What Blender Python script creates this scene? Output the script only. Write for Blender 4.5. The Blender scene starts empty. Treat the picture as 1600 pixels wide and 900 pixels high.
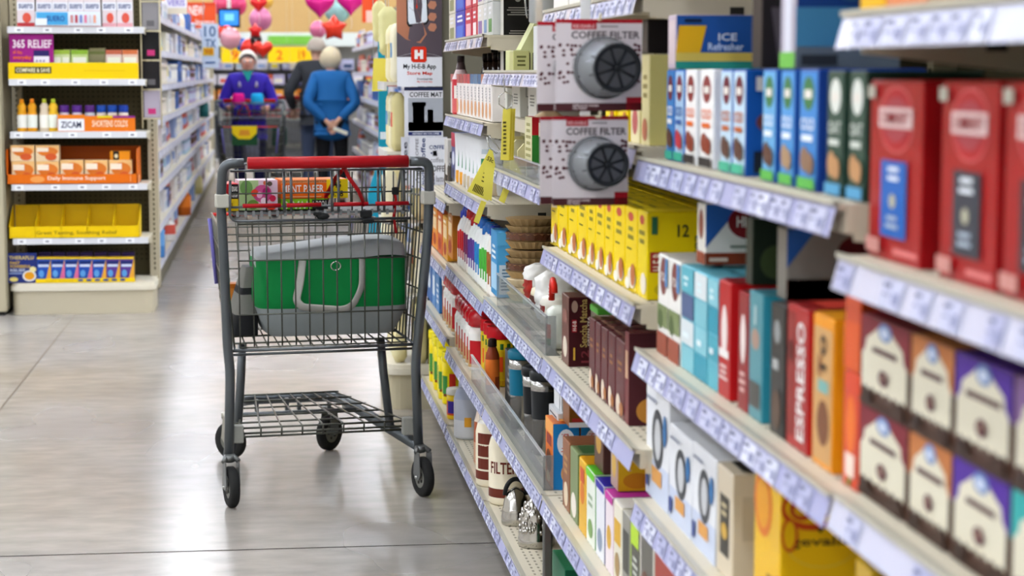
import bpy, math, random
from mathutils import Vector, Matrix
random.seed(7)
C = bpy.context.scene.collection
S = bpy.context.scene
# ------------------------------------------------------------------ camera
F = 3100.0; H = 1.28
TH = math.atan(338/F); PS = math.atan(380/F*math.cos(TH))
cd = bpy.data.cameras.new('camera'); cam = bpy.data.objects.new('camera', cd); C.objects.link(cam)
cam.location = (0, 0, H); cam.rotation_euler = (math.pi/2-TH, 0, -PS)
cd.sensor_width = 36; cd.lens = 36*F/1600; cd.clip_start = .05; cd.clip_end = 200
cd.dof.use_dof = True; cd.dof.focus_distance = 5.0; cd.dof.aperture_fstop = 6.0
S.camera = cam
# ------------------------------------------------------------------ light and exposure
LAMP = 35.0
S.view_settings.view_transform = 'Standard'; S.view_settings.look = 'None'
S.view_settings.gamma = 1; S.view_settings.use_curve_mapping = False
S.view_settings.exposure = 0.0
W = bpy.data.worlds.new('world'); S.world = W; W.use_nodes = True
W.node_tree.nodes['Background'].inputs[0].default_value = (.9, .95, 1, 1)
W.node_tree.nodes['Background'].inputs[1].default_value = .3
# ------------------------------------------------------------------ pixel -> place helpers (measured on real planes)
fw = (math.sin(PS)*math.cos(TH), math.cos(PS)*math.cos(TH), -math.sin(TH))
rt = (math.cos(PS), -math.sin(PS), 0)
up = (math.sin(PS)*math.sin(TH), math.cos(PS)*math.sin(TH), math.cos(TH))
def ray(px, py):
    a = (px-800)/F; b = (450-py)/F
    return [fw[i]+a*rt[i]+b*up[i] for i in range(3)]
def onX(px, py, X): d = ray(px, py); t = X/d[0]; return (X, t*d[1], H+t*d[2])
def onY(px, py, Y): d = ray(px, py); t = Y/d[1]; return (t*d[0], Y, H+t*d[2])
def SX(px, X=.58): return onX(px, 400, X)[1]
# ------------------------------------------------------------------ materials
def lin(c): return c/12.92 if c <= .04045 else ((c+.055)/1.055)**2.4
def rgb(h):
    if isinstance(h, str): h = tuple(int(h[i:i+2], 16)/255 for i in (0, 2, 4))
    return tuple(lin(v) for v in h)+(1,)
_m = {}
def M(h, rough=.45, metal=0, alpha=1, trans=0, emit=0, var=0, scale=30):
    k = (h, rough, metal, alpha, trans, emit, var, scale)
    if k in _m: return _m[k]
    m = bpy.data.materials.new('surface'); m.use_nodes = True
    nt = m.node_tree; b = nt.nodes['Principled BSDF']
    b.inputs['Base Color'].default_value = rgb(h); b.inputs['Roughness'].default_value = rough
    b.inputs['Metallic'].default_value = metal; b.inputs['Specular IOR Level'].default_value = .5 if metal or trans or alpha < 1 or rough < .25 else .16; b.inputs['Alpha'].default_value = alpha
    b.inputs['Transmission Weight'].default_value = trans
    if trans: b.inputs['IOR'].default_value = 1.2
    if emit:
        b.inputs['Emission Color'].default_value = rgb(h); b.inputs['Emission Strength'].default_value = emit
    if var:
        tc = nt.nodes.new('ShaderNodeTexCoord'); n = nt.nodes.new('ShaderNodeTexNoise'); n.inputs['Scale'].default_value = scale
        n.inputs['Detail'].default_value = 5
        r = nt.nodes.new('ShaderNodeMapRange'); r.inputs[3].default_value = 1-var; r.inputs[4].default_value = 1+var
        hs = nt.nodes.new('ShaderNodeHueSaturation'); hs.inputs['Color'].default_value = rgb(h)
        nt.links.new(tc.outputs['Object'], n.inputs['Vector']); nt.links.new(n.outputs['Fac'], r.inputs[0])
        nt.links.new(r.outputs[0], hs.inputs['Value']); nt.links.new(hs.outputs[0], b.inputs['Base Color'])
    _m[k] = m; return m
# ------------------------------------------------------------------ mesh builder
_txt = {}
def text_geo(s):
    if s in _txt: return _txt[s]
    cu = bpy.data.curves.new('t', 'FONT'); cu.body = s; cu.resolution_u = 2; cu.offset = .018
    o = bpy.data.objects.new('t', cu); C.objects.link(o)
    me = bpy.data.meshes.new_from_object(o)
    vs = [(v.co.x, v.co.y) for v in me.vertices]; fs = [tuple(p.vertices) for p in me.polygons]
    bpy.data.objects.remove(o); bpy.data.curves.remove(cu); bpy.data.meshes.remove(me)
    x0 = min(v[0] for v in vs); x1 = max(v[0] for v in vs); y0 = min(v[1] for v in vs); y1 = max(v[1] for v in vs)
    _txt[s] = ([((x-x0)/(x1-x0), (y-y0)/(y1-y0)) for x, y in vs], fs); return _txt[s]
class MB:
    def __init__(s): s.v = []; s.f = []; s.m = []; s.sm = []; s.mats = []
    def mi(s, m):
        if isinstance(m, (str, tuple)): m = M(m)
        if m not in s.mats: s.mats.append(m)
        return s.mats.index(m)
    def add(s, vs, fs, m, smooth=False):
        n = len(s.v); k = s.mi(m); s.v += [tuple(v) for v in vs]
        for f in fs: s.f.append(tuple(i+n for i in f)); s.m.append(k); s.sm.append(smooth)
        return s
    def box(s, x0, x1, y0, y1, z0, z1, m, c=0):
        if c:
            vs = []; idx = {}
            X = (x0, x1); Y = (y0, y1); Z = (z0, z1)
            for i in (0, 1):
                for j in (0, 1):
                    for k in (0, 1):
                        p = [X[i], Y[j], Z[k]]; d = [c if q == 0 else -c for q in (i, j, k)]
                        for a in range(3):
                            q = [p[b]+(0 if b == a else d[b]) for b in range(3)]
                            idx[(i, j, k, a)] = len(vs); vs.append(q)
            fs = []
            g = lambda i, j, k, a: idx[(i, j, k, a)]
            for i in (0, 1):
                fs.append((g(i,0,0,0), g(i,1,0,0), g(i,1,1,0), g(i,0,1,0)))
                fs.append((g(0,i,0,1), g(1,i,0,1), g(1,i,1,1), g(0,i,1,1)))
                fs.append((g(0,0,i,2), g(1,0,i,2), g(1,1,i,2), g(0,1,i,2)))
            for i in (0, 1):
                for j in (0, 1):
                    fs.append((g(i,j,0,0), g(i,j,1,0), g(i,j,1,1), g(i,j,0,1)))
                    fs.append((g(i,0,j,0), g(i,1,j,0), g(i,1,j,2), g(i,0,j,2)))
                    fs.append((g(0,i,j,1), g(1,i,j,1), g(1,i,j,2), g(0,i,j,2)))
                    for k in (0, 1): fs.append((g(i,j,k,0), g(i,j,k,1), g(i,j,k,2)))
            return s.add(vs, fs, m)
        vs = [(x, y, z) for x in (x0, x1) for y in (y0, y1) for z in (z0, z1)]
        return s.add(vs, [(0,1,3,2), (4,6,7,5), (0,4,5,1), (2,3,7,6), (0,2,6,4), (1,5,7,3)], m)
    def lathe(s, prof, m, seg=20, cx=0, cy=0, cap=True, mats=None, flute=0, a0=0, a1=2*math.pi):
        n = len(prof); vs = []
        full = a1-a0 > 6.2
        cnt = seg if full else seg+1
        for r, z in prof:
            for i in range(cnt):
                a = a0+(a1-a0)*i/seg; rr = r*(1+(flute if i % 2 else 0)); vs.append((cx+rr*math.cos(a), cy+rr*math.sin(a), z))
        for k in range(n-1):
            fs = []
            for i in range(seg):
                j = (i+1) % cnt; fs.append((k*cnt+i, k*cnt+j, (k+1)*cnt+j, (k+1)*cnt+i))
            base = vs if k == 0 else None
            if k == 0: off = len(s.v); s.v += [tuple(v) for v in vs]
            mk = s.mi(mats[k] if mats else m)
            for f in fs: s.f.append(tuple(i+off for i in f)); s.m.append(mk); s.sm.append(not flute)
        if cap and full:
            s.f.append(tuple(off+i for i in reversed(range(cnt)))); s.m.append(s.mi(mats[0] if mats else m)); s.sm.append(False)
            s.f.append(tuple(off+(n-1)*cnt+i for i in range(cnt))); s.m.append(s.mi(mats[-1] if mats else m)); s.sm.append(False)
        return s
    def tube(s, pts, r, m, seg=8, closed=False, flat=1):
        P = [Vector(p) for p in pts]; n = len(P); vs = []; nx = None
        for i in range(n):
            if closed: t = (P[(i+1) % n]-P[i-1])
            else: t = P[min(i+1, n-1)]-P[max(i-1, 0)]
            t.normalize()
            if nx is None:
                nx = t.cross(Vector((0, 0, 1)))
                if nx.length < .1: nx = t.cross(Vector((1, 0, 0)))
            nx = (nx-t*nx.dot(t)).normalized(); b = t.cross(nx)
            rr = r[i] if isinstance(r, (list, tuple)) else r
            for k in range(seg):
                a = 2*math.pi*k/seg; vs.append(P[i]+nx*rr*math.cos(a)+b*rr*flat*math.sin(a))
        fs = []
        for i in range(n if closed else n-1):
            j = (i+1) % n
            for k in range(seg): fs.append((i*seg+k, i*seg+(k+1) % seg, j*seg+(k+1) % seg, j*seg+k))
        if not closed: fs += [tuple(reversed(range(seg))), tuple((n-1)*seg+k for k in range(seg))]
        return s.add(vs, fs, m, True)
    def poly(s, pts, o, u, v, w, h, m):      # pts in 0..1
        o, u, v = Vector(o), Vector(u), Vector(v)
        return s.add([o+u*(a*w)+v*(b*h) for a, b in pts], [tuple(range(len(pts)))], m)
    def text(s, t, o, u, v, w, h, m):
        vs, fs = text_geo(t); o, u, v = Vector(o), Vector(u), Vector(v)
        return s.add([o+u*(a*w)+v*(b*h) for a, b in vs], fs, m)
    def prism(s, pts, o, u, v, n, w, h, t, m):   # extruded outline
        o, u, v, n = Vector(o), Vector(u), Vector(v), Vector(n); k = len(pts)
        a = [o+u*(p*w)+v*(q*h) for p, q in pts]; b = [p+n*t for p in a]
        fs = [tuple(range(k)), tuple(range(2*k-1, k-1, -1))]+[(i, (i+1) % k, k+(i+1) % k, k+i) for i in range(k)]
        return s.add(a+b, fs, m)
    def ball(s, c, r, m, seg=14, sc=(1, 1, 1)):
        prof = []
        vs = []; rings = seg//2
        for i in range(rings+1):
            a = math.pi*i/rings
            for j in range(seg):
                b = 2*math.pi*j/seg
                vs.append((c[0]+r*sc[0]*math.sin(a)*math.cos(b), c[1]+r*sc[1]*math.sin(a)*math.sin(b), c[2]-r*sc[2]*math.cos(a)))
        fs = [(i*seg+j, i*seg+(j+1) % seg, (i+1)*seg+(j+1) % seg, (i+1)*seg+j) for i in range(rings) for j in range(seg)]
        return s.add(vs, fs, m, True)
    def decals(s, w, d, h, dec, x0=0, y0=0, z0=0):
        # box centred at x0,y0 with base z0 : w along y, d along x ; faces L (-x), N (-y), T (top)
        e = .0004
        for i, q in enumerate(dec):
            fc, kind, a, b, c2, d2, col = q[:7]; off = e*(i % 12+1)
            if fc == 'L': o = Vector((x0-d/2-off, y0+w/2, z0)); u = Vector((0, -1, 0)); v = Vector((0, 0, 1)); fwid, fh = w, h
            elif fc == 'N': o = Vector((x0-d/2, y0-w/2-off, z0)); u = Vector((1, 0, 0)); v = Vector((0, 0, 1)); fwid, fh = d, h
            else: o = Vector((x0-d/2, y0+w/2, z0+h+off)); u = Vector((0, -1, 0)); v = Vector((1, 0, 0)); fwid, fh = w, d
            o = o+u*(a*fwid)+v*(b*fh); W_, H_ = (c2-a)*fwid, (d2-b)*fh
            if kind == 'r': s.poly([(0,0), (1,0), (1,1), (0,1)], o, u, v, W_, H_, col)
            elif kind == 'e': s.poly([(.5+.5*math.cos(t*math.pi/10), .5+.5*math.sin(t*math.pi/10)) for t in range(20)], o, u, v, W_, H_, col)
            elif kind == 'p': s.poly(q[7], o, u, v, W_, H_, col)
            elif kind == 't': s.text(q[7], o, u, v, W_, H_, col)
            elif kind == 'v': s.text(q[7], o+u*W_, v, -u, H_, W_, col)      # reads bottom to top
            elif kind == 'b':                                              # lines of small print
                n = q[7]
                for k in range(n):
                    ln = random.uniform(.6, 1)
                    s.poly([(0,0), (1,0), (1,1), (0,1)], o+v*(H_*(k+.25)/n)+u*(W_*(1-ln)/2), u, v, W_*ln, H_*.5/n, col)
        return s
    def build(s, name, parent=None, loc=None, rz=0):
        me = bpy.data.meshes.new(name); me.from_pydata(s.v, [], s.f)
        for m in s.mats: me.materials.append(m)
        me.polygons.foreach_set('material_index', s.m); me.polygons.foreach_set('use_smooth', s.sm)
        me.update()
        o = bpy.data.objects.new(name, me); C.objects.link(o)
        if parent: o.parent = parent
        if loc is not None: o.location = loc
        o.rotation_euler.z = rz
        return o
ADJ = {}
def tag(o, label, cat, group=None, kind=None):
    o['label'] = label; o['category'] = cat
    if group: o['group'] = group
    if kind: o['kind'] = kind
    return o
def empty(name, loc=(0, 0, 0), rz=0):
    o = bpy.data.objects.new(name, None); C.objects.link(o); o.location = loc; o.rotation_euler.z = rz; o.empty_display_size = .05
    return o
def dup(root, loc, rz=0):
    r = root.copy(); C.objects.link(r); r.location = loc; r.rotation_euler.z = rz
    for k in ('group', 'label'):
        if k in r: del r[k]
    for ch in list(root.children):
        c = ch.copy(); C.objects.link(c); c.parent = r
        for g in ch.children:
            d = g.copy(); C.objects.link(d); d.parent = c
    return r
ORD = ['first', 'second', 'third', 'fourth', 'fifth', 'sixth', 'seventh', 'eighth', 'ninth', 'tenth', 'eleventh', 'twelfth', 'thirteenth', 'fourteenth', 'fifteenth']
def structure(o): o['kind'] = 'structure'; return o
# ------------------------------------------------------------------ the room
def room_mat(h, rough=.8): return M(h, rough, var=.05, scale=2)
f = MB(); f.add([(-16,-8,0), (16,-8,0), (16,34,0), (-16,34,0)], [(0,1,2,3)], M('888888')).build('floor')
floor = bpy.data.objects['floor']; structure(floor)
fm = bpy.data.materials.new('polished_concrete'); fm.use_nodes = True; nt = fm.node_tree; pb = nt.nodes['Principled BSDF']
tc = nt.nodes.new('ShaderNodeTexCoord')
def noise(sc, det, vec=None, st=None):
    n = nt.nodes.new('ShaderNodeTexNoise'); n.inputs['Scale'].default_value = sc; n.inputs['Detail'].default_value = det
    mp = nt.nodes.new('ShaderNodeMapping'); mp.inputs['Scale'].default_value = st or (1, 1, 1)
    nt.links.new(tc.outputs['Object'], mp.inputs[0]); nt.links.new(mp.outputs[0], n.inputs['Vector']); return n
def ramp(a, b, p0=.35, p1=.65):
    r = nt.nodes.new('ShaderNodeValToRGB'); r.color_ramp.elements[0].position = p0; r.color_ramp.elements[1].position = p1
    r.color_ramp.elements[0].color = rgb(a); r.color_ramp.elements[1].color = rgb(b); return r
n1 = noise(.9, 3, st=(1, .6, 1)); r1 = ramp('b8ab98', 'b2b2b3', .2, .75); nt.links.new(n1.outputs['Fac'], r1.inputs[0])
n2 = noise(2.2, 7, st=(.7, 1.1, 1)); r2 = ramp('a8a29a', 'fbfaf8', .12, .88); nt.links.new(n2.outputs['Fac'], r2.inputs[0])
mx = nt.nodes.new('ShaderNodeMix'); mx.data_type = 'RGBA'; mx.blend_type = 'MULTIPLY'; mx.inputs[0].default_value = .55
nt.links.new(r1.outputs[0], mx.inputs[6]); nt.links.new(r2.outputs[0], mx.inputs[7])
n3 = noise(9, 9, st=(.8, 1.6, 1)); r3 = ramp('a2a09c', 'ffffff', .2, .8); nt.links.new(n3.outputs['Fac'], r3.inputs[0])
mx2 = nt.nodes.new('ShaderNodeMix'); mx2.data_type = 'RGBA'; mx2.blend_type = 'MULTIPLY'; mx2.inputs[0].default_value = .5
nt.links.new(mx.outputs[2], mx2.inputs[6]); nt.links.new(r3.outputs[0], mx2.inputs[7]); nt.links.new(mx2.outputs[2], pb.inputs['Base Color'])
mr = nt.nodes.new('ShaderNodeMapRange'); mr.inputs[3].default_value = .2; mr.inputs[4].default_value = .33
nt.links.new(n1.outputs['Fac'], mr.inputs[0]); nt.links.new(mr.outputs[0], pb.inputs['Roughness'])
pb.inputs['Specular IOR Level'].default_value = .6
bmp = nt.nodes.new('ShaderNodeBump'); bmp.inputs['Strength'].default_value = .012; bmp.inputs['Distance'].default_value = .02
nt.links.new(n3.outputs['Fac'], bmp.inputs['Height']); nt.links.new(bmp.outputs[0], pb.inputs['Normal'])
floor.data.materials[0] = fm
# saw-cut joints in the slab
jm = M('2c2824', 1)
structure(MB().add([(-16,5.36,.0006), (16,5.2,.0006), (16,5.206,.0006), (-16,5.366,.0006)], [(0,1,2,3)], jm).build('trim_1'))
structure(MB().add([(-1.034,-8,.0006), (-1.028,-8,.0006), (-1.035,34,.0006), (-1.041,34,.0006)], [(0,1,2,3)], M('6d6458', 1)).build('trim_2'))
CZ = 5.6
structure(MB().box(-16, 16, -8, 34, CZ, CZ+.1, room_mat('e9e7e2')).build('ceiling'))
structure(MB().box(-16, 16, 34, 34.2, 0, CZ, room_mat('c8a46c')).build('wall_back'))
structure(MB().box(-16, 16, -8.2, -8, 0, CZ, room_mat('d9d5cc')).build('wall_front'))
structure(MB().box(-16.2, -16, -8, 34, 0, CZ, room_mat('d9d5cc')).build('wall_left'))
structure(MB().box(16, 16.2, -8, 34, 0, CZ, room_mat('d9d5cc')).build('wall_right'))
lm = M('eef4ff', emit=LAMP)
fx = None
for i, x in enumerate((-13, -10, -7, -4, -1.2, 1.6, 5, 8, 11, 14)):
    for j, y in enumerate((-4, 3, 10, 17, 24, 30.5)):
        if fx is None:
            fx = empty('strip_light', (x, y, CZ-.12)); MB().box(-.16, .16, -2.2, 2.2, .02, .12, M('e8e8e8')).build('housing', fx)
            MB().box(-.12, .12, -2.15, 2.15, -.01, .019, lm).build('diffuser', fx); o = fx; o['category'] = 'light'
        else: o = dup(fx, (x, y, CZ-.12))
        o['label'] = 'long white strip light fixed under the store ceiling'; o['group'] = 'ceiling strip lights'
# ------------------------------------------------------------------ right gondola
BEI = M('cfc6b0', .5); STEEL = M('6f6f6c', .35, .8); RAIL = M('a9abd0', .25); TAGW = M('c4c7e0', .3); INK = M('6a6c8e', .5); DARK = M('2b2a26', .7)
PEG = M('6e6752', .7)
BAYS = [(0.82, 1.90), (1.905, 2.985), (2.99, 4.03), (4.035, 5.17), (5.175, 6.30), (6.305, 7.36)]
SH = [ (.57, [.15, .37, .62, .86, 1.10, 1.335]), (.57, [.15, .37, .62, .856, 1.15, 1.60]), (.57, [.15, .40, .695, .922, 1.165, 1.40, 1.66]),
       (.57, [.14, .40, .69, 1.04, 1.28, 1.62]), (.57, [.14, .40, .67, .932, 1.145, 1.375, 1.65]), (.57, [.145, .43, .645, .861]) ]
XB = 1.06
def rail_mesh(y0, y1, pale=False, hh=.033):
    b = MB(); R_ = M('c9cbe0', .2) if pale else RAIL
    b.add([(.566,y0,0), (.566,y1,0), (.556,y1,-.004), (.556,y0,-.004), (.548,y0,-hh), (.548,y1,-hh), (.552,y0,-hh), (.552,y1,-hh)],
          [(0,1,2,3), (3,2,5,4), (4,5,7,6)], R_)
    b.add([(.566,y0,.0), (.566,y1,.0), (.553,y1,.0035), (.553,y0,.0035), (.553,y1,-.002), (.553,y0,-.002)], [(0,1,2,3), (3,2,4,5)], M('bdb9a8', .35))
    y = y0+.02
    def pt(y, t, e=.0008): return (.5545-.0065*t-e, y, -.005-(hh-.006)*t)
    while y < y1-.06:
        w = random.choice((.034, .045, .052, .06))
        if random.random() < .82:
            tm = random.choice((TAGW, TAGW, M('b4b7d6', .3), M('dcdff0', .3)))
            b.add([pt(y,.04), pt(y+w,.04), pt(y+w,.96), pt(y,.96)], [(0,1,2,3)], tm)
            # printed price lines
            b.add([pt(y+w*.55,.15,.0014), pt(y+w*.92,.15,.0014), pt(y+w*.92,.3,.0014), pt(y+w*.55,.3,.0014)], [(0,1,2,3)], INK)
            b.add([pt(y+w*.1,.42,.0014), pt(y+w*.42,.42,.0014), pt(y+w*.42,.8,.0014), pt(y+w*.1,.8,.0014)], [(0,1,2,3)], M('8d90b4', .5))
            b.add([pt(y+w*.55,.5,.0014), pt(y+w*.9,.5,.0014), pt(y+w*.9,.58,.0014), pt(y+w*.55,.58,.0014)], [(0,1,2,3)], M('8a8dae', .5))
        y += w+random.choice((.002, .004, .012, .03))
    return b
DESC = ['red coffee cartons nearest the camera', 'blue coffee cartons and white press kits', 'yellow and maroon tea cartons', 'paper coffee filters and tumblers', 'creamer bottles and syrup packs', 'yellow cocoa cans at the far end']
WSH = {}
for bi, ((y0, y1), (xf, zs)) in enumerate(zip(BAYS, SH)):
    t = empty('shelving_bay', (0, (y0+y1)/2, 0))
    tag(t, 'beige steel shelving bay holding the '+DESC[bi], 'shelving', 'right hand shelving run'); yc = (y0+y1)/2
    a, b_ = y0-yc, y1-yc
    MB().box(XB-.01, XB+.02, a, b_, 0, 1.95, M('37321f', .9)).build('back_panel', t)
    for q in ((b_-.015), ) if bi else (a+.015, b_-.015):
        m = MB(); m.box(XB-.05, XB-.012, q-.014, q+.014, 0, 1.95, M('7a735c', .6))
        for k in range(60): m.box(XB-.0515, XB-.0498, q-.004, q+.004, .1+k*.03, .115+k*.03, DARK)
        m.build('upright', t)
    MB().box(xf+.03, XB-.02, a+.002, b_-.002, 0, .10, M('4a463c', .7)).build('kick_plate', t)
    for zi, z in enumerate(zs):
        s = MB(); s.box(.558, XB-.052, a+.003, b_-.003, -.006, 0, BEI); s.box(.566, .575, a+.003, b_-.003, -.03, -.006, BEI)
        if z > .2:      # tapered end brackets with slots
            for q, sg in ((a+.004, 1), (b_-.007, 1)):
                s.prism([(0, 0), (1, 0), (1, -1.0), (.9, -1.0), (0, -.42)], (.575, q, -.006), (1, 0, 0), (0, 0, 1), (0, 1, 0), XB-.052-.575, .075, .003, BEI)
                for kx in (.70, .86): s.box(kx, kx+.022, q-.0008, q+.0038, -.035, -.022, DARK)
        for r_ in range(3):
            for k in range(int((b_-a)/.03)): s.box(.585+.016*r_, .590+.016*r_, a+.02+k*.03, a+.032+k*.03, 0, .0004, M('8b846f'))
        so = s.build('shelf', t, (0, 0, z))
        rail_mesh(a+.004, b_-.004, bi == 0 or z > 1.25).build('price_rail', so)
# chrome end post between the tumblers and the tea
tag(MB().box(.555, .574, 4.012, 4.030, .105, .345, STEEL, .003).build('steel_post'), 'vertical steel post at shelf front beside the two chrome kettles', 'post')
bpy.data.objects['steel_post'].location = (0, 0, .05)
# ------------------------------------------------------------------ product prototypes
USED = {}
def place(name, mb, loc, label, cat, group=None, rz=0):
    return tag(mb.build(name, None, loc, rz), label, cat, group)
def carton(w, d, h, col, dec, side=None, top=None, rough=.35):
    b = MB(); cm = M(col, rough) if isinstance(col, str) else col
    b.box(-d/2, d/2, -w/2, w/2, 0, h, cm, .0015)
    if side: b.decals(w, d, h, [('N', 'r', .01, .01, .99, .99, side)])
    if top: b.decals(w, d, h, [('T', 'r', .01, .01, .99, .99, top)])
    b.decals(w, d, h, dec)
    b.decals(w, d, h, [('T', 'r', .02, .94, .98, .95, M('3a3632')), ('T', 'r', .47, .02, .48, .94, M('6b655d'))][:1])
    return b
def put(specs, z, X=.585, name='carton', cat='carton', d=.11, rows=1, rowgap=.004):
    """specs: (px_far, px_near, h, builder(w,d,h), label[, name, depth])"""
    for sp in specs:
        pf, pn, h, fn, lab = sp[:5]; nm = sp[5] if len(sp) > 5 else name; dd = sp[6] if len(sp) > 6 else d; rws = sp[7] if len(sp) > 7 else rows
        yf, yn = SX(pf, X), SX(pn, X); w = yf-yn
        mb = fn(w-.002, dd, h)
        o = place(nm, mb, (X+dd/2, (yf+yn)/2, z), lab, cat)
        for r_ in range(1, rws):
            c = dup(o, (X+dd/2+r_*(dd+rowgap), (yf+yn)/2, z)); ky = lab.split(',')[0]; ky = ' '.join(ky.split()[:10]); c['label'] = 'carton behind the front '+ky; c['group'] = 'rear rows behind '+ky
WHT = 'f1efe9'; BLK = '22201f'
# ---- bay A : red coffee
def red_coffee(pan):
    def fn(w, d, h):
        return carton(w, d, h, 'a00a12', [
            ('L','e',.18,.60,.86,.97,'cf5a5c'), ('L','e',.21,.615,.83,.955,'b01a22'), ('L','e',.27,.66,.77,.91,'a83c46'),
            ('L','r',.2,.74,.84,.85,'e4c7c4'), ('L','t',.25,.76,.79,.83,'a02028','COMMUNITY'),
            ('L','r',.28,.14,.76,.56,pan), ('L','b',.38,.44,.66,.54,'e6ecf2',2), ('L','e',.46,.3,.58,.38,'b7b39a'), ('L','b',.38,.18,.66,.27,'aebdcc',2),
            ('L','r',.02,.9,.16,.97,'b9b3a4'), ('L','r',.03,.04,.3,.12,'c98c84'), ('N','r',.1,.1,.9,.9,'8c0c12'), ('L','r',.5,.05,.95,.08,'d77a78')], side='960c12')
    return fn
put([(1356,1438,.172,red_coffee('1560b4'),'tall red coffee carton with bright blue panel, nearest shelf'),
     (1467,1556,.172,red_coffee('3a3c46'),'tall red coffee carton with charcoal panel, beside the blue panelled one'),
     (1566,1680,.172,red_coffee('33343c'),'tall red coffee carton cut off by right edge of photo')], 1.10, d=.10, name='coffee_carton')
def cocoa(col, brown='4e352a'):
    def fn(w, d, h):
        pts = [(0,.1)]+[(i/12, .12+.05*(i % 2)) for i in range(13)]+[(1,.55), (.93,.62), (.9,.75), (.72,.86), (.6,.95), (.4,.95), (.28,.86), (.1,.75), (.07,.62), (0,.55)]
        return carton(w, d, h, brown, [('L','r',.0,.55,1,1,col), ('L','p',.04,0.08,.96,.98,'dad4bd',pts), ('L','e',.38,.78,.66,.98,'6d88b8'), ('L','e',.44,.82,.6,.93,'c9d3e4'),
            ('L','b',.22,.6,.84,.72,'5a3c40',1), ('L','e',.42,.3,.62,.47,'5b2d38'), ('L','e',.47,.35,.57,.44,'8a6a5c'), ('L','r',.04,.02,.96,.09,'40291f'),
            ('L','e',.1,.04,.3,.2,'2f1c15'), ('L','e',.7,.03,.95,.2,'3a241a'), ('N','r',.0,.55,1,1,col), ('N','r',.05,.15,.95,.6,'e6e1cd'), ('T','r',.02,.02,.98,.98,col)])
    return fn
cc = [('7a1c2c','maroon'), ('b8703a','orange'), ('4a2090','purple'), ('2ea3a0','teal')]
px = [(1348,1426), (1428,1496), (1498,1590), (1592,1720)]
for ti in (0, 1):
    for (a, b_), (c, n) in zip(px, cc):
        if ti == 1 and n == 'teal': n = 'mauve'; c = '7b5a8a'
        put([(a, b_, .09, cocoa(c), f'cream cocoa carton with {n} top, {("lower tier, resting on shelf","upper tier, stacked on another")[ti]}', 'cocoa_carton')], .86+.091*ti, d=.085)
def plain(col, *dec, side=None, top=None): return lambda w, d, h: carton(w, d, h, col, list(dec), side, top)
put([(1336,1374,.13,plain('e8b410',('L','r',.2,.5,.8,.8,'c23a1e')),'yellow carton at far end of the top right shelf'),
     (1376,1436,.12,plain('d8895a',('L','b',.2,.3,.8,.5,'f3e2cc',2)),'orange carton beside yellow carton on top right shelf'),
     (1440,1500,.14,plain('a98f6c',('L','e',.2,.2,.8,.7,'6a4a2c')),'tan carton on the top right shelf'),
     (1504,1536,.14,plain('3f7a3c',('L','e',.2,.2,.8,.7,'cfe0b0')),'green carton on the top right shelf'),
     (1540,1640,.13,plain('cdbf9c',('L','r',.2,.3,.8,.6,'8b6b48')),'cream carton at right edge of top shelf')], 1.335, d=.12)
put([(1346,1372,.17,plain('caa21a',('L','b',.2,.3,.8,.5,'6a2a12',2)),'dark yellow coffee carton under the cocoa shelf'),
     (1374,1440,.15,plain('2a1d18',('L','r',.2,.4,.8,.7,'b8902a'),('L','t',.25,.45,.75,.62,'2a1d18','se')),'black coffee carton with gold patch under cocoa shelf'),
     (1444,1560,.15,plain('6a2a1c',('L','e',.2,.3,.8,.8,'d8a060')),'brown coffee carton under the cocoa shelf')], .62, d=.12)
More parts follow.
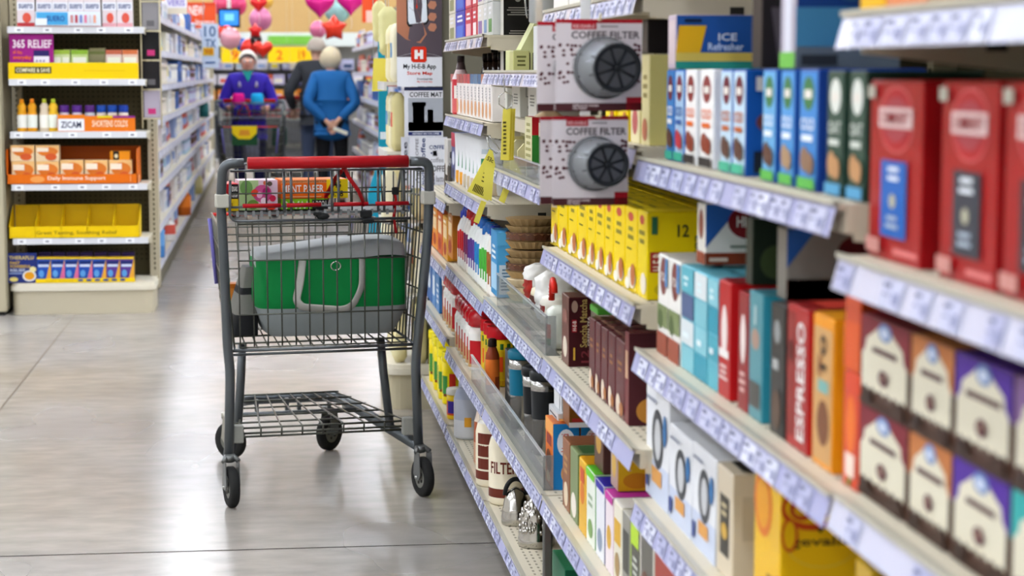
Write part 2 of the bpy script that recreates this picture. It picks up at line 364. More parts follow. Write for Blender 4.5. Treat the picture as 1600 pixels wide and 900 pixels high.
# ---- bay B top row
def pod_box(main, front, logo, word, wcol, base, nuts='5a3a2c', side=None, wh=.5):
    def fn(w, d, h):
        return carton(w, d, h, main, [('L','r',.03,.02,.97,.98,front), ('L','e',.18,.66,.82,.94,logo), ('L','r',.3,.76,.7,.83,'e6e0d6'),
            ('L','t',.14,wh,.86,wh+.1,wcol,word), ('L','r',.2,wh-.09,.8,wh-.04,wcol), ('L','e',.15,.16,.62,.36,nuts), ('L','e',.45,.14,.9,.32,nuts), ('L','r',.03,.02,.97,.11,base),
            ('N','r',.1,.8,.4,.93,'e8e4dc'), ('N','e',.1,.4,.5,.62,'6b3a3a'), ('N','r',.08,.04,.3,.24,'1c2430'), ('N','b',.5,.3,.9,.6,'b9cce4',3)], side=side or main)
    return fn
put([(1040,1052,.133,pod_box('2a64b4','3d84c8','6c2430','ICED','f4f4f4','2aa38a'),'narrow blue coffee pod box at far end of its shelf'),
     (1053,1067,.133,pod_box('2f6fc0','a9c9e6','7a2c3a','ICED','2c5aa0','34a88c','b8323c'),'pale blue coffee pod box with red fruit picture'),
     (1069,1086,.133,pod_box('e9ebef','f4f2ef','8a3a34','COLD','e06a1a','2c2422','8a3a20'),'white coffee pod box with orange lettering, farther of two'),
     (1092,1113,.133,pod_box('e9ebef','f4f2ef','8a3a34','COLD','e06a1a','2c2422','8a3a20'),'white coffee pod box with orange lettering, nearer of two'),
     (1124,1142,.133,pod_box('1c62b8','c3dced','6c2430','ICED','c2652c','3fb08e'),'light blue coffee pod box with chocolate picture, farther of two'),
     (1143,1163,.133,pod_box('1454a8','c3dced','6c2430','ICED','c2652c','3fb08e'),'light blue coffee pod box with chocolate picture, nearer of two'),
     (1189,1210,.133,pod_box('1a58b0','6aaede','3d7a48','COLD','eef6fb','58b048'),'blue pod box with green base, farthest of three'),
     (1217,1239,.133,pod_box('1c4fa4','4f98d8','3d7a48','COLD','eef6fb','58b048','a98a6a'),'blue pod box with green base, middle of three'),
     (1246,1275,.133,pod_box('1a3f94','3f88cf','3d7a48','COLD','eef6fb','58b048','8a6a52'),'blue pod box with green base, nearest of three'),
     (1289,1316,.131,pod_box('20392f','2d4a3c','dfe3da','OAT','cfd6cc','4f9ac4','b98a5c'),'dark green pod box with ice glass picture, farther of two'),
     (1323,1350,.131,pod_box('20392f','2d4a3c','dfe3da','OAT','cfd6cc','4f9ac4','b98a5c'),'dark green pod box with ice glass picture, beside red cartons')], 1.15, d=.12, name='pod_box')
zt = 1.284
put([(1041,1053,.078,lambda w,d,h: carton(w,d,h,'c9b7c4',[('L','r',.1,.1,.9,.9,'d8c6c8')]
      + [('N','r',0,0,1,.14,'2f9a84'),('N','r',.0,.14,1,.3,'e0c45a'),('N','p',.0,.3,.36,.8,'e8b21c',[(0,0),(.8,0),(1,1),(.1,1)]),('N','t',.5,.52,.72,.66,'dfe8f4','ICE'),('N','t',.38,.34,.8,.48,'c9daf0','Refresher'),('N','r',.1,.86,.3,.92,'15223c')], side='21539c'),
      'blue iced drink box with yellow glass picture, stacked on pod boxes','pod_box',.125),
     (1170,1186,.085,lambda w,d,h: carton(w,d,h,'231f20',[('N','p',.1,.0,.75,.85,'514b50',[(.15,0),(.8,0),(1,1),(0,1)]),('N','e',.2,.2,.5,.6,'776a66')]),
      'black coffee box with glass picture, stacked on pod boxes','pod_box',.11),
     (1214,1238,.15,lambda w,d,h: carton(w,d,h,'a9a4b4',[('L','r',.3,.1,.75,.9,'d9dbe6'),('L','r',0,0,1,.12,'6cb84a'),('L','e',.3,.55,.8,.8,'b58a6a'),('N','r',0,0,1,.16,'5d6a78'),('N','r',0,.16,1,.45,'3f7fa8'),('N','e',.3,.5,.75,.9,'2b5f86'),('N','r',.05,.02,.4,.1,'2a3038')], side='143a7c'),
      'tall navy drink box stacked on pod boxes beside red cartons','pod_box',.12)], zt)
# ---- bay B middle row
def leafy(w,d,h): return carton(w,d,h,WHT,[('L','e',.2,.6,.85,.98,'7c3a34'),('L','t',.3,.74,.75,.83,'eee4dc','PICAS'),('L','r',0,.28,1,.5,'7c8a5a'),('L','e',.1,.25,.5,.45,'56683c'),('L','r',0,0,1,.22,'9a4a34'),('L','r',.8,.7,1,.98,'4a8ec8')],top='dcd6cc')
def checker(k):
    cs = ['7fc0cc','4aa6b8','d9e2e4','2f95ac','4c5f88','8ac8d4','5ab0c0']
    def fn(w,d,h):
        return carton(w,d,h,'5fb2c4',[('L','r',.02,.25*i+.01,.98,.25*i+.24,cs[(i*2+k*3) % 7]) for i in range(4)]+[('L','b',.2,.8,.6,.92,'d9eef0',2),('L','b',.2,.3,.7,.4,'e6f2f4',1),('T','r',.1,.3,.9,.4,'3d8898'),('T','r',.1,.7,.6,.9,'7ec6d2')],side='68b4c6')
    return fn
put([(1029,1045,.15,leafy,'white carton with maroon oval and leaves, farther of two'), (1046,1064,.15,leafy,'white carton with maroon oval and leaves, beside cyan cartons'),
     (1066,1086,.15,checker(0),'cyan carton with coloured squares, farthest of three'), (1087,1107,.15,checker(1),'cyan carton with coloured squares, middle of three'),
     (1108,1125,.15,checker(2),'cyan carton with coloured squares, beside red cartons'),
     (1124,1143,.153,lambda w,d,h: carton(w,d,h,'b3161c',[('L','e',.25,.35,.75,.8,'e9d9d4'),('L','r',.1,.35,.9,.42,'e8e4e0'),('L','b',.15,.15,.85,.3,'e6c8c4',3),('T','r',.05,.05,.95,.6,'8e1218')],side='c0171c'),'bright red coffee carton, farther of two beside cyan cartons'),
     (1155,1171,.15,lambda w,d,h: carton(w,d,h,'8c1a20',[('L','e',.25,.4,.75,.82,'e9d9d4'),('L','b',.15,.15,.85,.35,'e0b4ae',3),('T','r',.05,.05,.95,.6,'2a2422')],side='5c1016'),'dark red coffee carton, nearer of two beside teal carton'),
     (1172,1193,.157,lambda w,d,h: carton(w,d,h,'4d8c96',[('L','e',.2,.55,.8,.72,'a98a78'),('L','r',.1,.1,.9,.3,'4e4d48'),('L','r',.45,.75,.6,.9,'b8d0d0')],side='2f93aa',top='3c7884'),'teal coffee carton beside black carton'),
     (1206,1229,.155,lambda w,d,h: carton(w,d,h,'262524',[('L','e',.25,.7,.7,.88,'8a8d8c'),('L','r',.2,.5,.6,.58,'a8aaa8'),('L','e',.2,.05,.8,.35,'5a4638')],side='1c1b1b'),'black coffee carton between teal and red cartons'),
     (1232,1266,.163,lambda w,d,h: carton(w,d,h,'a51c1e',[('L','r',.05,.08,.4,.95,'8c2a26'),('L','v',.5,.08,.86,.9,'f0ece8','ESPRESSO'),('L','e',.08,.6,.35,.75,'5c1614'),('T','r',.1,.2,.9,.6,'e04838')],side='c41d1e'),'red espresso carton with white vertical lettering'),
     (1273,1306,.165,lambda w,d,h: carton(w,d,h,'e79410',[('L','r',.05,.04,.95,.92,'c99b62'),('L','e',.25,.15,.85,.45,'7a4a2c'),('L','r',.3,.5,.8,.58,'7ab0a8'),('L','v',.4,.65,.7,.88,'4a3a2c','10'),('L','e',.3,.6,.45,.75,'8e5a36')],side='ee9c12',top='f0a016'),'orange and kraft brown coffee carton beside red espresso carton')], .856, d=.115, name='coffee_carton', rows=3)
put([(1322,1347,.12,lambda w,d,h: carton(w,d,h,'d2401a',[('L','e',.2,.3,.8,.8,'e8742a'),('L','r',.2,.1,.8,.3,'f0d8c8'),('L','e',.4,.02,.6,.1,'3f8a3c')],side='b8320f'),'orange red carton beside cocoa cartons, lower of two'),], .856, name='coffee_carton')
put([(1322,1347,.10,lambda w,d,h: carton(w,d,h,'c8481e',[('L','r',0,0,1,.5,'d85a26')],side='a83a14'),'orange red carton stacked on its twin beside cocoa cartons'),], .978, name='coffee_carton')
put([(1089,1102,.085,lambda w,d,h: carton(w,d,h,'efeae0',[('L','e',.2,.4,.8,.9,'8a4a34'),('L','r',0,0,1,.2,'9a4424'),('N','r',0,0,1,.2,'8a3c24'),('N','p',0,.2,.5,1,'2a5ca8',[(0,.1),(1,1),(0,1)]),('N','e',.3,.42,.9,.98,'7a1c22'),('N','t',.42,.62,.8,.8,'f2ece6','HICAS'),('N','b',.3,.26,.8,.34,'7d8a7a',1),('N','r',.05,.06,.3,.12,'e2cdbc')],side='e6e4de'),'white coffee box with maroon oval and blue corner, lying on cartons','coffee_box',.105),
     (1165,1176,.085,lambda w,d,h: carton(w,d,h,'1f2a20',[('N','e',.1,.1,.5,.6,'3c4a2c'),('N','e',.4,.4,.9,.9,'2c3c28'),('N','e',.5,.05,.8,.3,'8a7a3a')]),'dark green leafy carton lying on the coffee cartons','coffee_box',.10),
     (1214,1230,.085,lambda w,d,h: carton(w,d,h,'77726a',[('N','r',0,0,1,.3,'5a241c'),('N','p',0,.4,.3,1,'2a5ca8',[(0,.1),(1,1),(0,1)]),('N','e',.5,.4,.9,.9,'5c1a20')],side='8d8a84'),'grey white coffee box lying in shade on coffee cartons','coffee_box',.12)], 1.012, X=.60)
# ---- bay B lower : white press kits
def press(w,d,h):
    return carton(w,d,h,'e4e6ea',[('L','r',0,0,1,.35,'c9d2e6'),('L','e',.28,.3,.78,.82,'3b3f44'),('L','e',.4,.38,.68,.74,'c2c4c6'),('L','r',.3,.16,.72,.3,'d89a4c'),('L','e',.78,.55,.94,.82,'2e6fa8'),('L','r',.08,.86,.5,.89,'8a90a0'),('L','r',.05,.08,.18,.24,'33488c'),
        ('T','r',.1,.25,.9,.6,'cfd3da'),('T','r',.3,.3,.7,.45,'3a6ea8'),('N','r',.1,.1,.9,.4,'c4cad6'),('N','r',.1,.6,.9,.64,'8a92a4')])
put([(1012,1048,.178,press,'white coffee press kit box, the tall farthest one','press_box',.16), (1049,1085,.142,press,'white coffee press kit box, in the middle','press_box',.16), (1086,1123,.145,press,'white coffee press kit box beside open tan box','press_box',.16)], .62)
def tanbox(w,d,h):
    b = carton(w,d,h,'d6c8ae',[('L','r',.2,.2,.8,.75,'3a362e'),('L','e',.3,.35,.7,.5,'c8a040'),('L','b',.3,.55,.7,.7,'c8b890',2),('N','r',.1,.4,.9,.8,'c6b79c'),('N','b',.2,.1,.6,.3,'6a5c4a',3),('T','r',.12,.12,.88,.88,'2a2620')]); return b
put([(1125,1150,.145,tanbox,'open tan box beside white press kits','open_box',.13),
     (1184,1226,.205,lambda w,d,h: carton(w,d,h,'eab90f',[('L','e',.0,.5,.7,.9,'e07a20'),('L','e',.1,.55,.6,.85,'e8a020'),('L','b',.5,.2,.8,.35,'8a5a18',1),
        ('N','e',-.0,.62,.46,.88,'c4481a'),('N','e',.03,.66,.42,.85,'eab90f'),('N','e',.06,.68,.24,.82,'b8481c'),('N','e',.22,.7,.38,.8,'d8902a'),('N','e',.09,.71,.18,.78,'e8b020'),('N','e',.0,.5,.12,.7,'c8541c'),('N','e',.02,.52,.1,.68,'eab90f'),('N','r',.01,.885,.26,.955,'15110f'),('N','t',.03,.9,.24,.94,'e6e0d0','DELUXE'),
        ('N','e',.04,.4,.56,.7,'e2c040'),('N','e',.05,.41,.55,.685,'eab90f'),('N','t',.07,.515,.5,.585,'3a2a1c','gevalia'),('N','p',.24,.605,.32,.645,'2a1a12',[(0,1),(.5,.7),(1,1),(.5,0)]),('N','r',.0,.0,1,.05,'f2d24a'),('T','r',.05,.1,.95,.3,'f6cf3a')]),'large yellow coffee box with orange swirls and dark lettering','coffee_box',.17)], .62, rows=2)
# ---- bay B bottom
put([(1000,1026,.17,plain('c9c4b6',('L','e',.2,.3,.8,.7,'6a4a3c')),'grey white carton on low shelf under the press kits'),
     (1027,1061,.17,plain('a8321f',('L','e',.2,.1,.8,.5,'d06a3c'),('L','r',.2,.6,.8,.8,'8a2416')),'rust red carton on low shelf under the press kits'),
     (1063,1090,.165,plain('cf6a24',('L','r',.2,.3,.8,.7,'e8b060')),'orange carton on low shelf under the press kits'),
     (1092,1130,.17,plain('7a1f24',('L','r',.2,.3,.8,.7,'e0c9b0')),'maroon carton on low shelf under the press kits')], .37, d=.12)
# ---- bay C : tea
def maroon(w,d,h): return carton(w,d,h,'5a2028',[('L','e',.3,.82,.7,.93,'7a4a48'),('L','b',.25,.58,.75,.75,'a8764c',2),('L','e',.1,.02,.6,.3,'e0cdb8'),('L','e',.5,.05,.95,.22,'a86a3a'),('T','r',.05,.1,.95,.18,'9a6a5a'),('T','r',.1,.4,.8,.5,'8a5a50'),('T','r',.3,.62,.95,.8,'75403c')],side='6e1a24')
put([(a,b_,.133,maroon,f'maroon tea carton, {o} from the far end of its row','tea_carton') for (a,b_),o in zip([(921,930),(931,939),(940,950),(951,962),(963,977)],ORD)], .695, d=.085, rows=4)
put([(977,984,.155,lambda w,d,h: carton(w,d,h,'6e1a24',[('L','r',.2,.5,.8,.8,'c8a080'),('N','r',.0,.0,1,1,'4e2228'),('N','e',.1,.02,.5,.3,'c98a3a'),('N','e',.4,.04,.9,.42,'dcc4a0'),('N','e',.55,.3,.8,.45,'a86a3c'),('N','b',.15,.55,.85,.75,'b88a58',3),('N','e',.6,.78,.85,.92,'a85a58')]),'maroon tea carton turned to show cup picture on side','tea_carton',.125),
     (878,889,.14,lambda w,d,h: carton(w,d,h,'6b4038',[('L','e',.2,.1,.8,.4,'d8cbb8'),('L','r',.2,.6,.8,.8,'8a5a50'),('N','v',.5,.28,.82,.97,'b59a5a','Sencha Matcha'),('N','v',.84,.3,.94,.72,'e8dccb','GREEN TEA'),('N','e',.12,.78,.4,.95,'a88a7a'),('N','r',.14,.5,.36,.68,'a8202c'),('N','v',.17,.52,.33,.66,'f4e9e0','H-E-B'),('N','v',.55,.06,.9,.24,'7a3038','12'),('N','r',.2,.1,.28,.28,'d8a83c')],side='3f1218'),'dark maroon green tea carton standing alone by clear guard','tea_carton',.045)], .695)
put([(922,934,.012,plain('58b03c'),'small bright green packet lying on maroon tea cartons','tea_packet',.07)], .83, X=.60)
def yel(w,d,h): return carton(w,d,h,'f6d600',[('L','e',.25,.84,.72,.95,'c44a3a'),('L','b',.2,.6,.8,.8,'8a7a18',2),('L','r',.2,.5,.6,.52,'5a5010'),('L','e',.3,.05,.98,.3,'efe4d0'),('L','e',.55,.08,.95,.35,'b86a30'),('L','e',.1,.02,.5,.16,'f3efe2'),('L','r',.05,.0,.95,.02,'b59b08'),('T','r',.05,.05,.95,.14,'8a7a10'),('T','r',.3,.3,.9,.36,'6a5c10'),('T','r',.1,.6,.6,.64,'8a7a10')],side='f4d800',top='d4bb06')
YP = [(861,872),(873,886),(888,902),(903,917),(918,930),(931,944),(945,958),(959,976),(977,995)]
put([(a,b_,.137,yel,f'yellow tea carton, {o} from the far end of its row','tea_carton') for (a,b_),o in zip(YP,ORD)], .922, d=.10, rows=4)
put([(996,1011,.139,lambda w,d,h: carton(w,d,h,'f0d400',[('L','e',.25,.84,.72,.95,'c44a3a'),('L','b',.2,.6,.8,.8,'8a7a18',2),('L','e',.4,.05,.98,.3,'efe4d0'),('N','t',.42,.72,.58,.86,'3a3c20','12'),('N','v',.3,.28,.5,.52,'3d4a24','Mint'),('N','r',.04,.32,.28,.55,'a83228'),('N','v',.08,.34,.24,.53,'f4e9d0','H-E-B'),('N','r',.06,.75,.14,.95,'2f6a4a'),('N','e',.1,.05,.35,.2,'c9b21a'),('N','e',.8,.66,1,.98,'e8cc00'),('N','v',.64,.5,.72,.75,'6a6a20','tea')],side='ecd200'),'yellow tea carton at near end of row showing the number 12','tea_carton')], .922, d=.115)
put([(1000,1013,.142,lambda w,d,h: carton(w,d,h,'d9cf96',[('L','b',.2,.5,.8,.8,'8a7a3a',3),('L','e',.2,.05,.8,.3,'b86a4a'),('N','r',.3,.3,.75,.55,'a83040'),('N','v',.36,.33,.7,.52,'f0e6d0','H-E-B'),('N','r',.45,.78,.55,.95,'2a2a20'),('N','e',.3,.05,.7,.2,'cdbb60')],side='e2d888'),'pale yellow tea carton beside the hanging coffee filter packs','tea_carton'),
     (984,998,.142,lambda w,d,h: carton(w,d,h,'e6dcae',[('L','e',.2,.1,.8,.4,'b85a5a'),('L','b',.2,.6,.8,.8,'8a7a3a',2)],side='e2d888'),'cream tea carton with red berries behind hanging filter packs','tea_carton'),
     (964,980,.142,yel,'yellow tea carton half hidden by hanging filter packs','tea_carton'), (945,960,.142,yel,'yellow tea carton wholly behind the upper filter packs','tea_carton')], 1.165, d=.10)
put([(995,1010,.052,lambda w,d,h: carton(w,d,h,'1b1715',[('N','b',.25,.3,.9,.7,'b08a3c',3)]),'small black box with gold lettering on pale yellow tea','tea_box',.12)], 1.309)
put([(a,b_,.09,plain(WHT,('L','r',.2,.3,.8,.6,'a8a49c')),f'white carton on topmost shelf, {o} above filter packs','tea_carton') for (a,b_),o in zip([(864,885),(888,915),(920,960)],ORD)], 1.40)
# ---- bay C low row
put([(853,865,.142,lambda w,d,h: carton(w,d,h,'e0762a',[('L','r',0,.8,1,1,'e8a050'),('L','r',.2,.62,.8,.78,'8a2a20'),('L','e',.15,.2,.85,.55,'6a3418'),('L','e',.2,.05,.7,.22,'f0d0a0'),('N','r',0,0,1,1,'1f7dbe'),('N','e',.15,.5,.85,.92,'e8eef2'),('N','v',.3,.58,.6,.85,'c43a30','biscotti'),('N','e',.3,.1,.9,.4,'cfa070'),('N','r',.5,.03,.9,.1,'e8eef2'),('T','r',.1,.3,.9,.8,'f0a850')]),'orange snack box with blue side beside clear guard','snack_box',.055),
     (880,891,.142,plain('8a5636',('L','e',.2,.05,.8,.4,'e0cdb0'),('L','b',.2,.5,.8,.8,'b89060',3)),'brown tea carton below the price rail beside blue box','tea_carton'),
     (892,904,.142,plain('7a8a5c',('L','e',.15,.05,.85,.4,'e6ded0'),('T','r',.1,.1,.9,.9,'3f6638'),side='3a5c34'),'dark green topped tea carton on the low shelf','tea_carton'),
     (906,917,.142,plain('e2b020',('L','e',.2,.4,.8,.7,'d87a2a'),('L','r',.2,.7,.8,.9,'c8502a'),('T','r',.02,.02,.98,.98,'e0a012'),('T','e',.3,.3,.7,.6,'6a3a14')),'orange yellow tea carton on the low shelf','tea_carton'),
     (918,931,.142,plain('e9efe2',('L','e',.2,.1,.8,.35,'7aa05a'),('L','b',.2,.5,.8,.7,'9ab090',2),('T','r',0,0,1,1,'58b81e'),('L','r',0,.9,1,1,'62c022'),side='52a83a'),'white tea carton with lime green top on low shelf','tea_carton'),
     (933,946,.142,plain('e8eaf0',('L','e',.2,.1,.8,.4,'8a9ab0'),('T','r',0,0,1,1,'2a2296'),('L','r',0,.9,1,1,'2c249c'),side='221c84'),'white tea carton with dark blue top on low shelf','tea_carton'),
     (948,960,.142,plain('ecdfe4',('L','e',.2,.3,.8,.6,'d8a83a'),('T','r',0,0,1,1,'c02a9a'),('L','r',0,.9,1,1,'c8309e'),side='b02890'),'white tea carton with magenta top on low shelf','tea_carton'),
     (961,974,.142,plain('e6e0cc',('L','r',.1,.5,.9,.8,'d8a830'),('L','e',.2,.1,.8,.4,'a88a5a'),('T','r',0,0,1,1,'eeeae0')),'cream tea carton with white top on low shelf','tea_carton'),
     (975,987,.142,plain('8c8a80',('L','r',.1,.3,.9,.8,'4a4a44'),('T','r',0,0,1,1,'c9c6bc')),'grey tea carton on low shelf beside lime carton','tea_carton'),
     (988,1004,.142,plain('b4d81c',('L','r',.1,.3,.9,.75,'5a5a50'),('L','b',.2,.4,.8,.65,'c9ccc0',3),('T','r',0,0,1,1,'c2e61e'),side='aed016'),'bright lime tea carton on the low shelf','tea_carton'),
     (1005,1024,.142,plain('3a3733',('L','e',.2,.2,.8,.6,'6a5a48'),('T','r',0,0,1,1,'e0d8c8')),'dark tea carton with cream top on the low shelf','tea_carton')], .40, d=.12, rows=2)
put([(930,944,.10,plain('5a3a30',('L','e',.2,.3,.8,.7,'c89a40')),'brown tea carton stacked on the low row'),
     (956,967,.095,lambda w,d,h: carton(w,d,h,'b89a8c',[('L','e',.2,.2,.8,.7,'d8b050'),('N','e',.1,.05,.6,.35,'c8841c'),('N','e',.5,.1,1,.5,'b87018'),('N','b',.2,.6,.8,.8,'6a4a10',2)],side='dcae1c'),'yellow carton with nut pictures stacked on low row','tea_carton',.10)], .544, X=.60)
put([(880,890,.088,lambda w,d,h: carton(w,d,h,'8a5c3c',[('N','b',.1,.25,.7,.75,'c89a40',5),('N','r',0,0,1,.12,'e6e6e6'),('N','r',.05,.13,.25,.22,'a8322a'),('N','r',.3,.13,.5,.22,'3a6a9a')],side='7a4a14'),'brown box with gold print stacked on green carton','tea_carton',.12),
     (866,877,.115,lambda w,d,h: carton(w,d,h,'dfe2e4',[('L','r',.1,.1,.9,.9,'c4c9cc'),('L','r',.14,.13,.86,.87,'dfe2e4'),('N','r',.08,.08,.92,.92,'b8bdc0')]),'pale grey appliance box behind the orange snack box','tea_carton',.10)], .544, X=.61)
# ---- bay C base
put([(864,884,.12,plain('1c6a4a',('T','b',.2,.2,.8,.8,'a8c8b4',3),top='1f7a50'),'dark green carton on base shelf behind steel post'),
     (886,905,.11,plain('8a1a22',('T','b',.1,.2,.9,.6,'e0b0a8',2),top='a01c28'),'dark red carton on base shelf, farther of two'),
     (907,930,.10,plain('a31a20',('T','b',.1,.2,.9,.6,'e8d0c8',2),top='c01e26'),'bright red carton on base shelf, nearer of two'),
     (932,960,.10,plain('8a1a22',('L','b',.2,.4,.8,.6,'e0b0a8',2)),'wine red carton at bottom edge of photo')], .15, d=.14)
# ------------------------------------------------------------------ round and soft goods
GLASS = M('dfe6e6', .06, alpha=.28); CLEARP = M('eef2f2', .1, alpha=.35)
def bottle(prof, bodymats, capprof, capmat, name='bottle', seg=18, dec=None):
    b = MB(); b.lathe(prof, None, seg, mats=bodymats)
    if dec:
        for (z0, z1, a0, a1, m, e) in dec:      # curved label patches, angle 180 = facing the aisle
            r = max(p[0] for p in prof)+e; n = 6; vs = []
            for i in range(n+1):
                a = math.radians(55+a0+(a1-a0)*i/n); vs += [(r*math.cos(a), r*math.sin(a), z0), (r*math.cos(a), r*math.sin(a), z1)]
            b.add(vs, [(2*i, 2*i+2, 2*i+3, 2*i+1) for i in range(n)], m, True)
    t = empty(name); b.build('body', t)
    MB().lathe(capprof, capmat, seg).build('cap', t)
    return t
def setup(t, loc, label, cat, group=None, rz=0):
    t.location = loc; t.rotation_euler.z = rz; return tag(t, label, cat, group)
def at(px, X): return SX(px, X)
# guards : clear acrylic
def guard(name, y0, y1, z0, h, label, X=.566):
    yc = (y0+y1)/2; hw = (y1-y0)/2
    b = MB(); b.box(-.0012, .0012, -hw, hw, 0, h, M('9a9e9e', .05, alpha=.42)); b.box(-.0012, .03, -hw, hw, -.0, .0015, M('9a9e9e', .05, alpha=.42))
    b.box(-.003, .003, -hw, hw, h-.003, h, M('e6e9e9', .1, alpha=.7)); b.box(-.003, .02, -hw, -hw+.002, 0, h, M('9a9e9e', .05, alpha=.42))
    tag(b.build(name, None, (X, yc, z0)), label, 'shelf guard')
guard('acrylic_guard', 4.05, 4.95, .6905, .085, 'clear acrylic front guard before the marshmallow bags')
guard('acrylic_guard', 4.08, 5.60, .4005, .075, 'clear acrylic front guard before the steel tumblers')
guard('acrylic_guard', 4.06, 5.15, 1.0405, .045, 'clear acrylic front guard before the boxed paper filters')
# -- FILTERS canisters on the base shelf
cream = M('e6dcc2', .35); brn = M('6a2f22', .4)
def filt(first):
    t = empty('popcorn_jar'); b = MB()
    b.lathe([(.046,0), (.05,.006), (.05,.02), (.0502,.021), (.0502,.045), (.05,.046), (.05,.15), (.044,.175), (.036,.185)], None, 28, mats=[cream, cream, cream, brn, cream, cream, cream, M('efece2', .15)])
    wv, wf = text_geo('FILTERS')
    n0 = [(.0508*math.cos(math.radians(272-150*a)), .0508*math.sin(math.radians(272-150*a)), .085+.035*c) for a, c in wv]
    # letters wrapped round the jar, reading left to right seen from the aisle
    n0 = [(.0508*math.cos(math.radians(205+105*a)), .0508*math.sin(math.radians(205+105*a)), .085+.032*c) for a, c in wv]
    b.add(n0, wf, brn)
    b.build('body', t); MB().lathe([(.038,.184), (.04,.186), (.04,.205), (.037,.208)], M('e9e6de', .2, alpha=.7), 20).build('lid', t); return t
t = setup(filt(1), (.615, 5.15, .141), 'cream jar lettered FILTERS with brown foot band, on base shelf', 'jar')
t = setup(filt(1), (.605, 5.385, .141), 'cream jar with brown lettering, behind the nearest FILTERS jar', 'jar')
# brown block labels on the rear jar
b = MB()
for k in range(3):
    vs = []
    for i in range(7):
        a = math.radians(205+i*14); vs += [(.0506*math.cos(a), .0506*math.sin(a), .05+.035*k), (.0506*math.cos(a), .0506*math.sin(a), .08+.035*k)]
    b.add(vs, [(2*i, 2*i+2, 2*i+3, 2*i+1) for i in range(6)], brn)
b.build('label_panel', t)
# -- chrome kettles on the base shelf
def kettle(r, h, loc, label, hammered):
    t = empty('steel_kettle', loc); cm = M('b9b6b0', .16, 1)
    prof = [(r*.96,0), (r,.004), (r,.02), (r*.97,.024), (r*.97,.034), (r*.93,.04), (r*.9,h*.45), (r*.8,h*.68), (r*.55,h*.87), (r*.2,h*.97), (r*.05,h)]
    b = MB(); b.lathe(prof, cm, 28)
    if hammered:
        random.seed(3)
        for i in range(90):
            a = random.uniform(0, 6.28); q = random.uniform(.3, .85)
            rr = r*(.93-.13*max(0, (q-.4)/.28)**1.4 if q < .68 else .8-.25*(q-.68)/.19)
            b.ball((rr*math.cos(a), rr*math.sin(a), h*q), r*.09, cm, 8, (1, 1, 1.6))
    b.build('body', t)
    MB().tube([(r*.75*math.cos(x), 0, h*.78+r*1.1*math.sin(x)) for x in [i*math.pi/14 for i in range(15)]], .006, M('1c1c1c', .3), 8).build('handle', t) if not hammered else MB().ball((0, 0, h+.004), .007, cm, 10).build('knob', t)
    tag(t, label, 'kettle')
kettle(.037, .095, (.607, 4.90, .141), 'smooth stainless kettle with black arc handle on base shelf', False)
kettle(.045, .122, (.628, 4.665, .141), 'hammered chrome dome kettle on base shelf beside steel post', True)
tag(carton(.10,.02,.09,'b89a78',[('L','e',.1,.1,.8,.9,'4a2a22'),('L','t',.3,.4,.7,.6,'d8c0a0','ER')]).build('kraft_card', None, (.72, 5.02, .235)), 'kraft brown display card with dark oval behind the kettles', 'card')
bpy.data.objects['kraft_card'].location.z = .141
# -- tumblers on the S2 shelf
def tumbler(bodyc, steel=False):
    t = empty('tumbler'); b = MB(); sm_ = M('a8a6a2', .22, 1)
    b.lathe([(.024,0), (.026,.004), (.029,.085), (.0295,.087), (.0315,.15), (.032,.152), (.033,.175)], None, 20, mats=[sm_, sm_, M(bodyc, .35), M(bodyc, .35), sm_, sm_])
    b.build('body', t); MB().lathe([(.034,.175), (.035,.178), (.035,.192), (.030,.197), (.012,.198), (.011,.205)], M(bodyc if not steel else '2a2c2e', .3), 20).build('lid', t); return t
TU = [(815,'126a86','teal banded steel tumbler, farthest of the tumblers',.61), (829,'1b6f8c','teal banded steel tumbler behind, beside dark ones',.70), (838,'17181a','black banded steel tumbler beside the teal one',.61), (851,'26282a','black banded steel tumbler, nearest to the price rail post',.62), (846,'1c1d20','black banded steel tumbler in the second row',.70)]
for px, c, l, X in TU: setup(tumbler(c), (X, at(px, X), .402), l, 'tumbler')
put([(789,804,.165,plain('1d1c1e',('L','b',.2,.3,.8,.8,'8a8a88',5),('L','r',.1,.1,.9,.14,'a8a8a4')),'tall black tumbler box between cocoa jar and teal tumbler','tumbler_box',.10),
     (858,872,.155,lambda w,d,h: carton(w,d,h,'d9dcde',[('L','r',.12,.06,.88,.94,'3a3a3c'),('L','r',.16,.08,.84,.92,'d9dcde'),('L','b',.3,.5,.7,.8,'8a8a8c',4)]),'white outlined appliance box behind the clear guard','appliance_box',.12)], .402, X=.60)
# -- bottles : creamers
W_ = M('eceae4', .25)
def creamer(main, lab, cap, h=.2, r=.026, acc=None):
    pr = [(r*.9,0), (r,.006), (r,h*.30), (r,h*.62), (r*.93,h*.7), (r*.6,h*.82), (r*.48,h*.86)]
    return bottle(pr, [M(main,.3), M(main,.3), M(lab,.3), M(main,.3), M(main,.3), M(main,.3)], [(r*.62,h*.85), (r*.64,h*.86), (r*.6,h*.97), (r*.4,h)], M(cap,.25), 'creamer_bottle', dec=[(h*.15,h*.5,150,230,M(acc or lab,.3),.0006)])
CR = [(709,'e9e6e2','c41420','1f2f9c','white creamer bottle with red sleeve',.645,.19),
      (722,'efe9e2','7a2a5a','b81820','white creamer bottle with purple sleeve',.645,.2),
      (731,'e9ede9','5a3a8a','a81c20','creamer bottle with violet band',.645,.2),
      (742,'eef0ee','2a7ab8','2360b0','creamer bottle with blue sleeve',.645,.2),
      (751,'eef0ec','48a83a','2060a8','creamer bottle with green patch',.645,.2),
      (757,'f0ece6','9a6030','243a9c','creamer bottle with tan sleeve',.645,.2)]
y = 6.24; k = 0
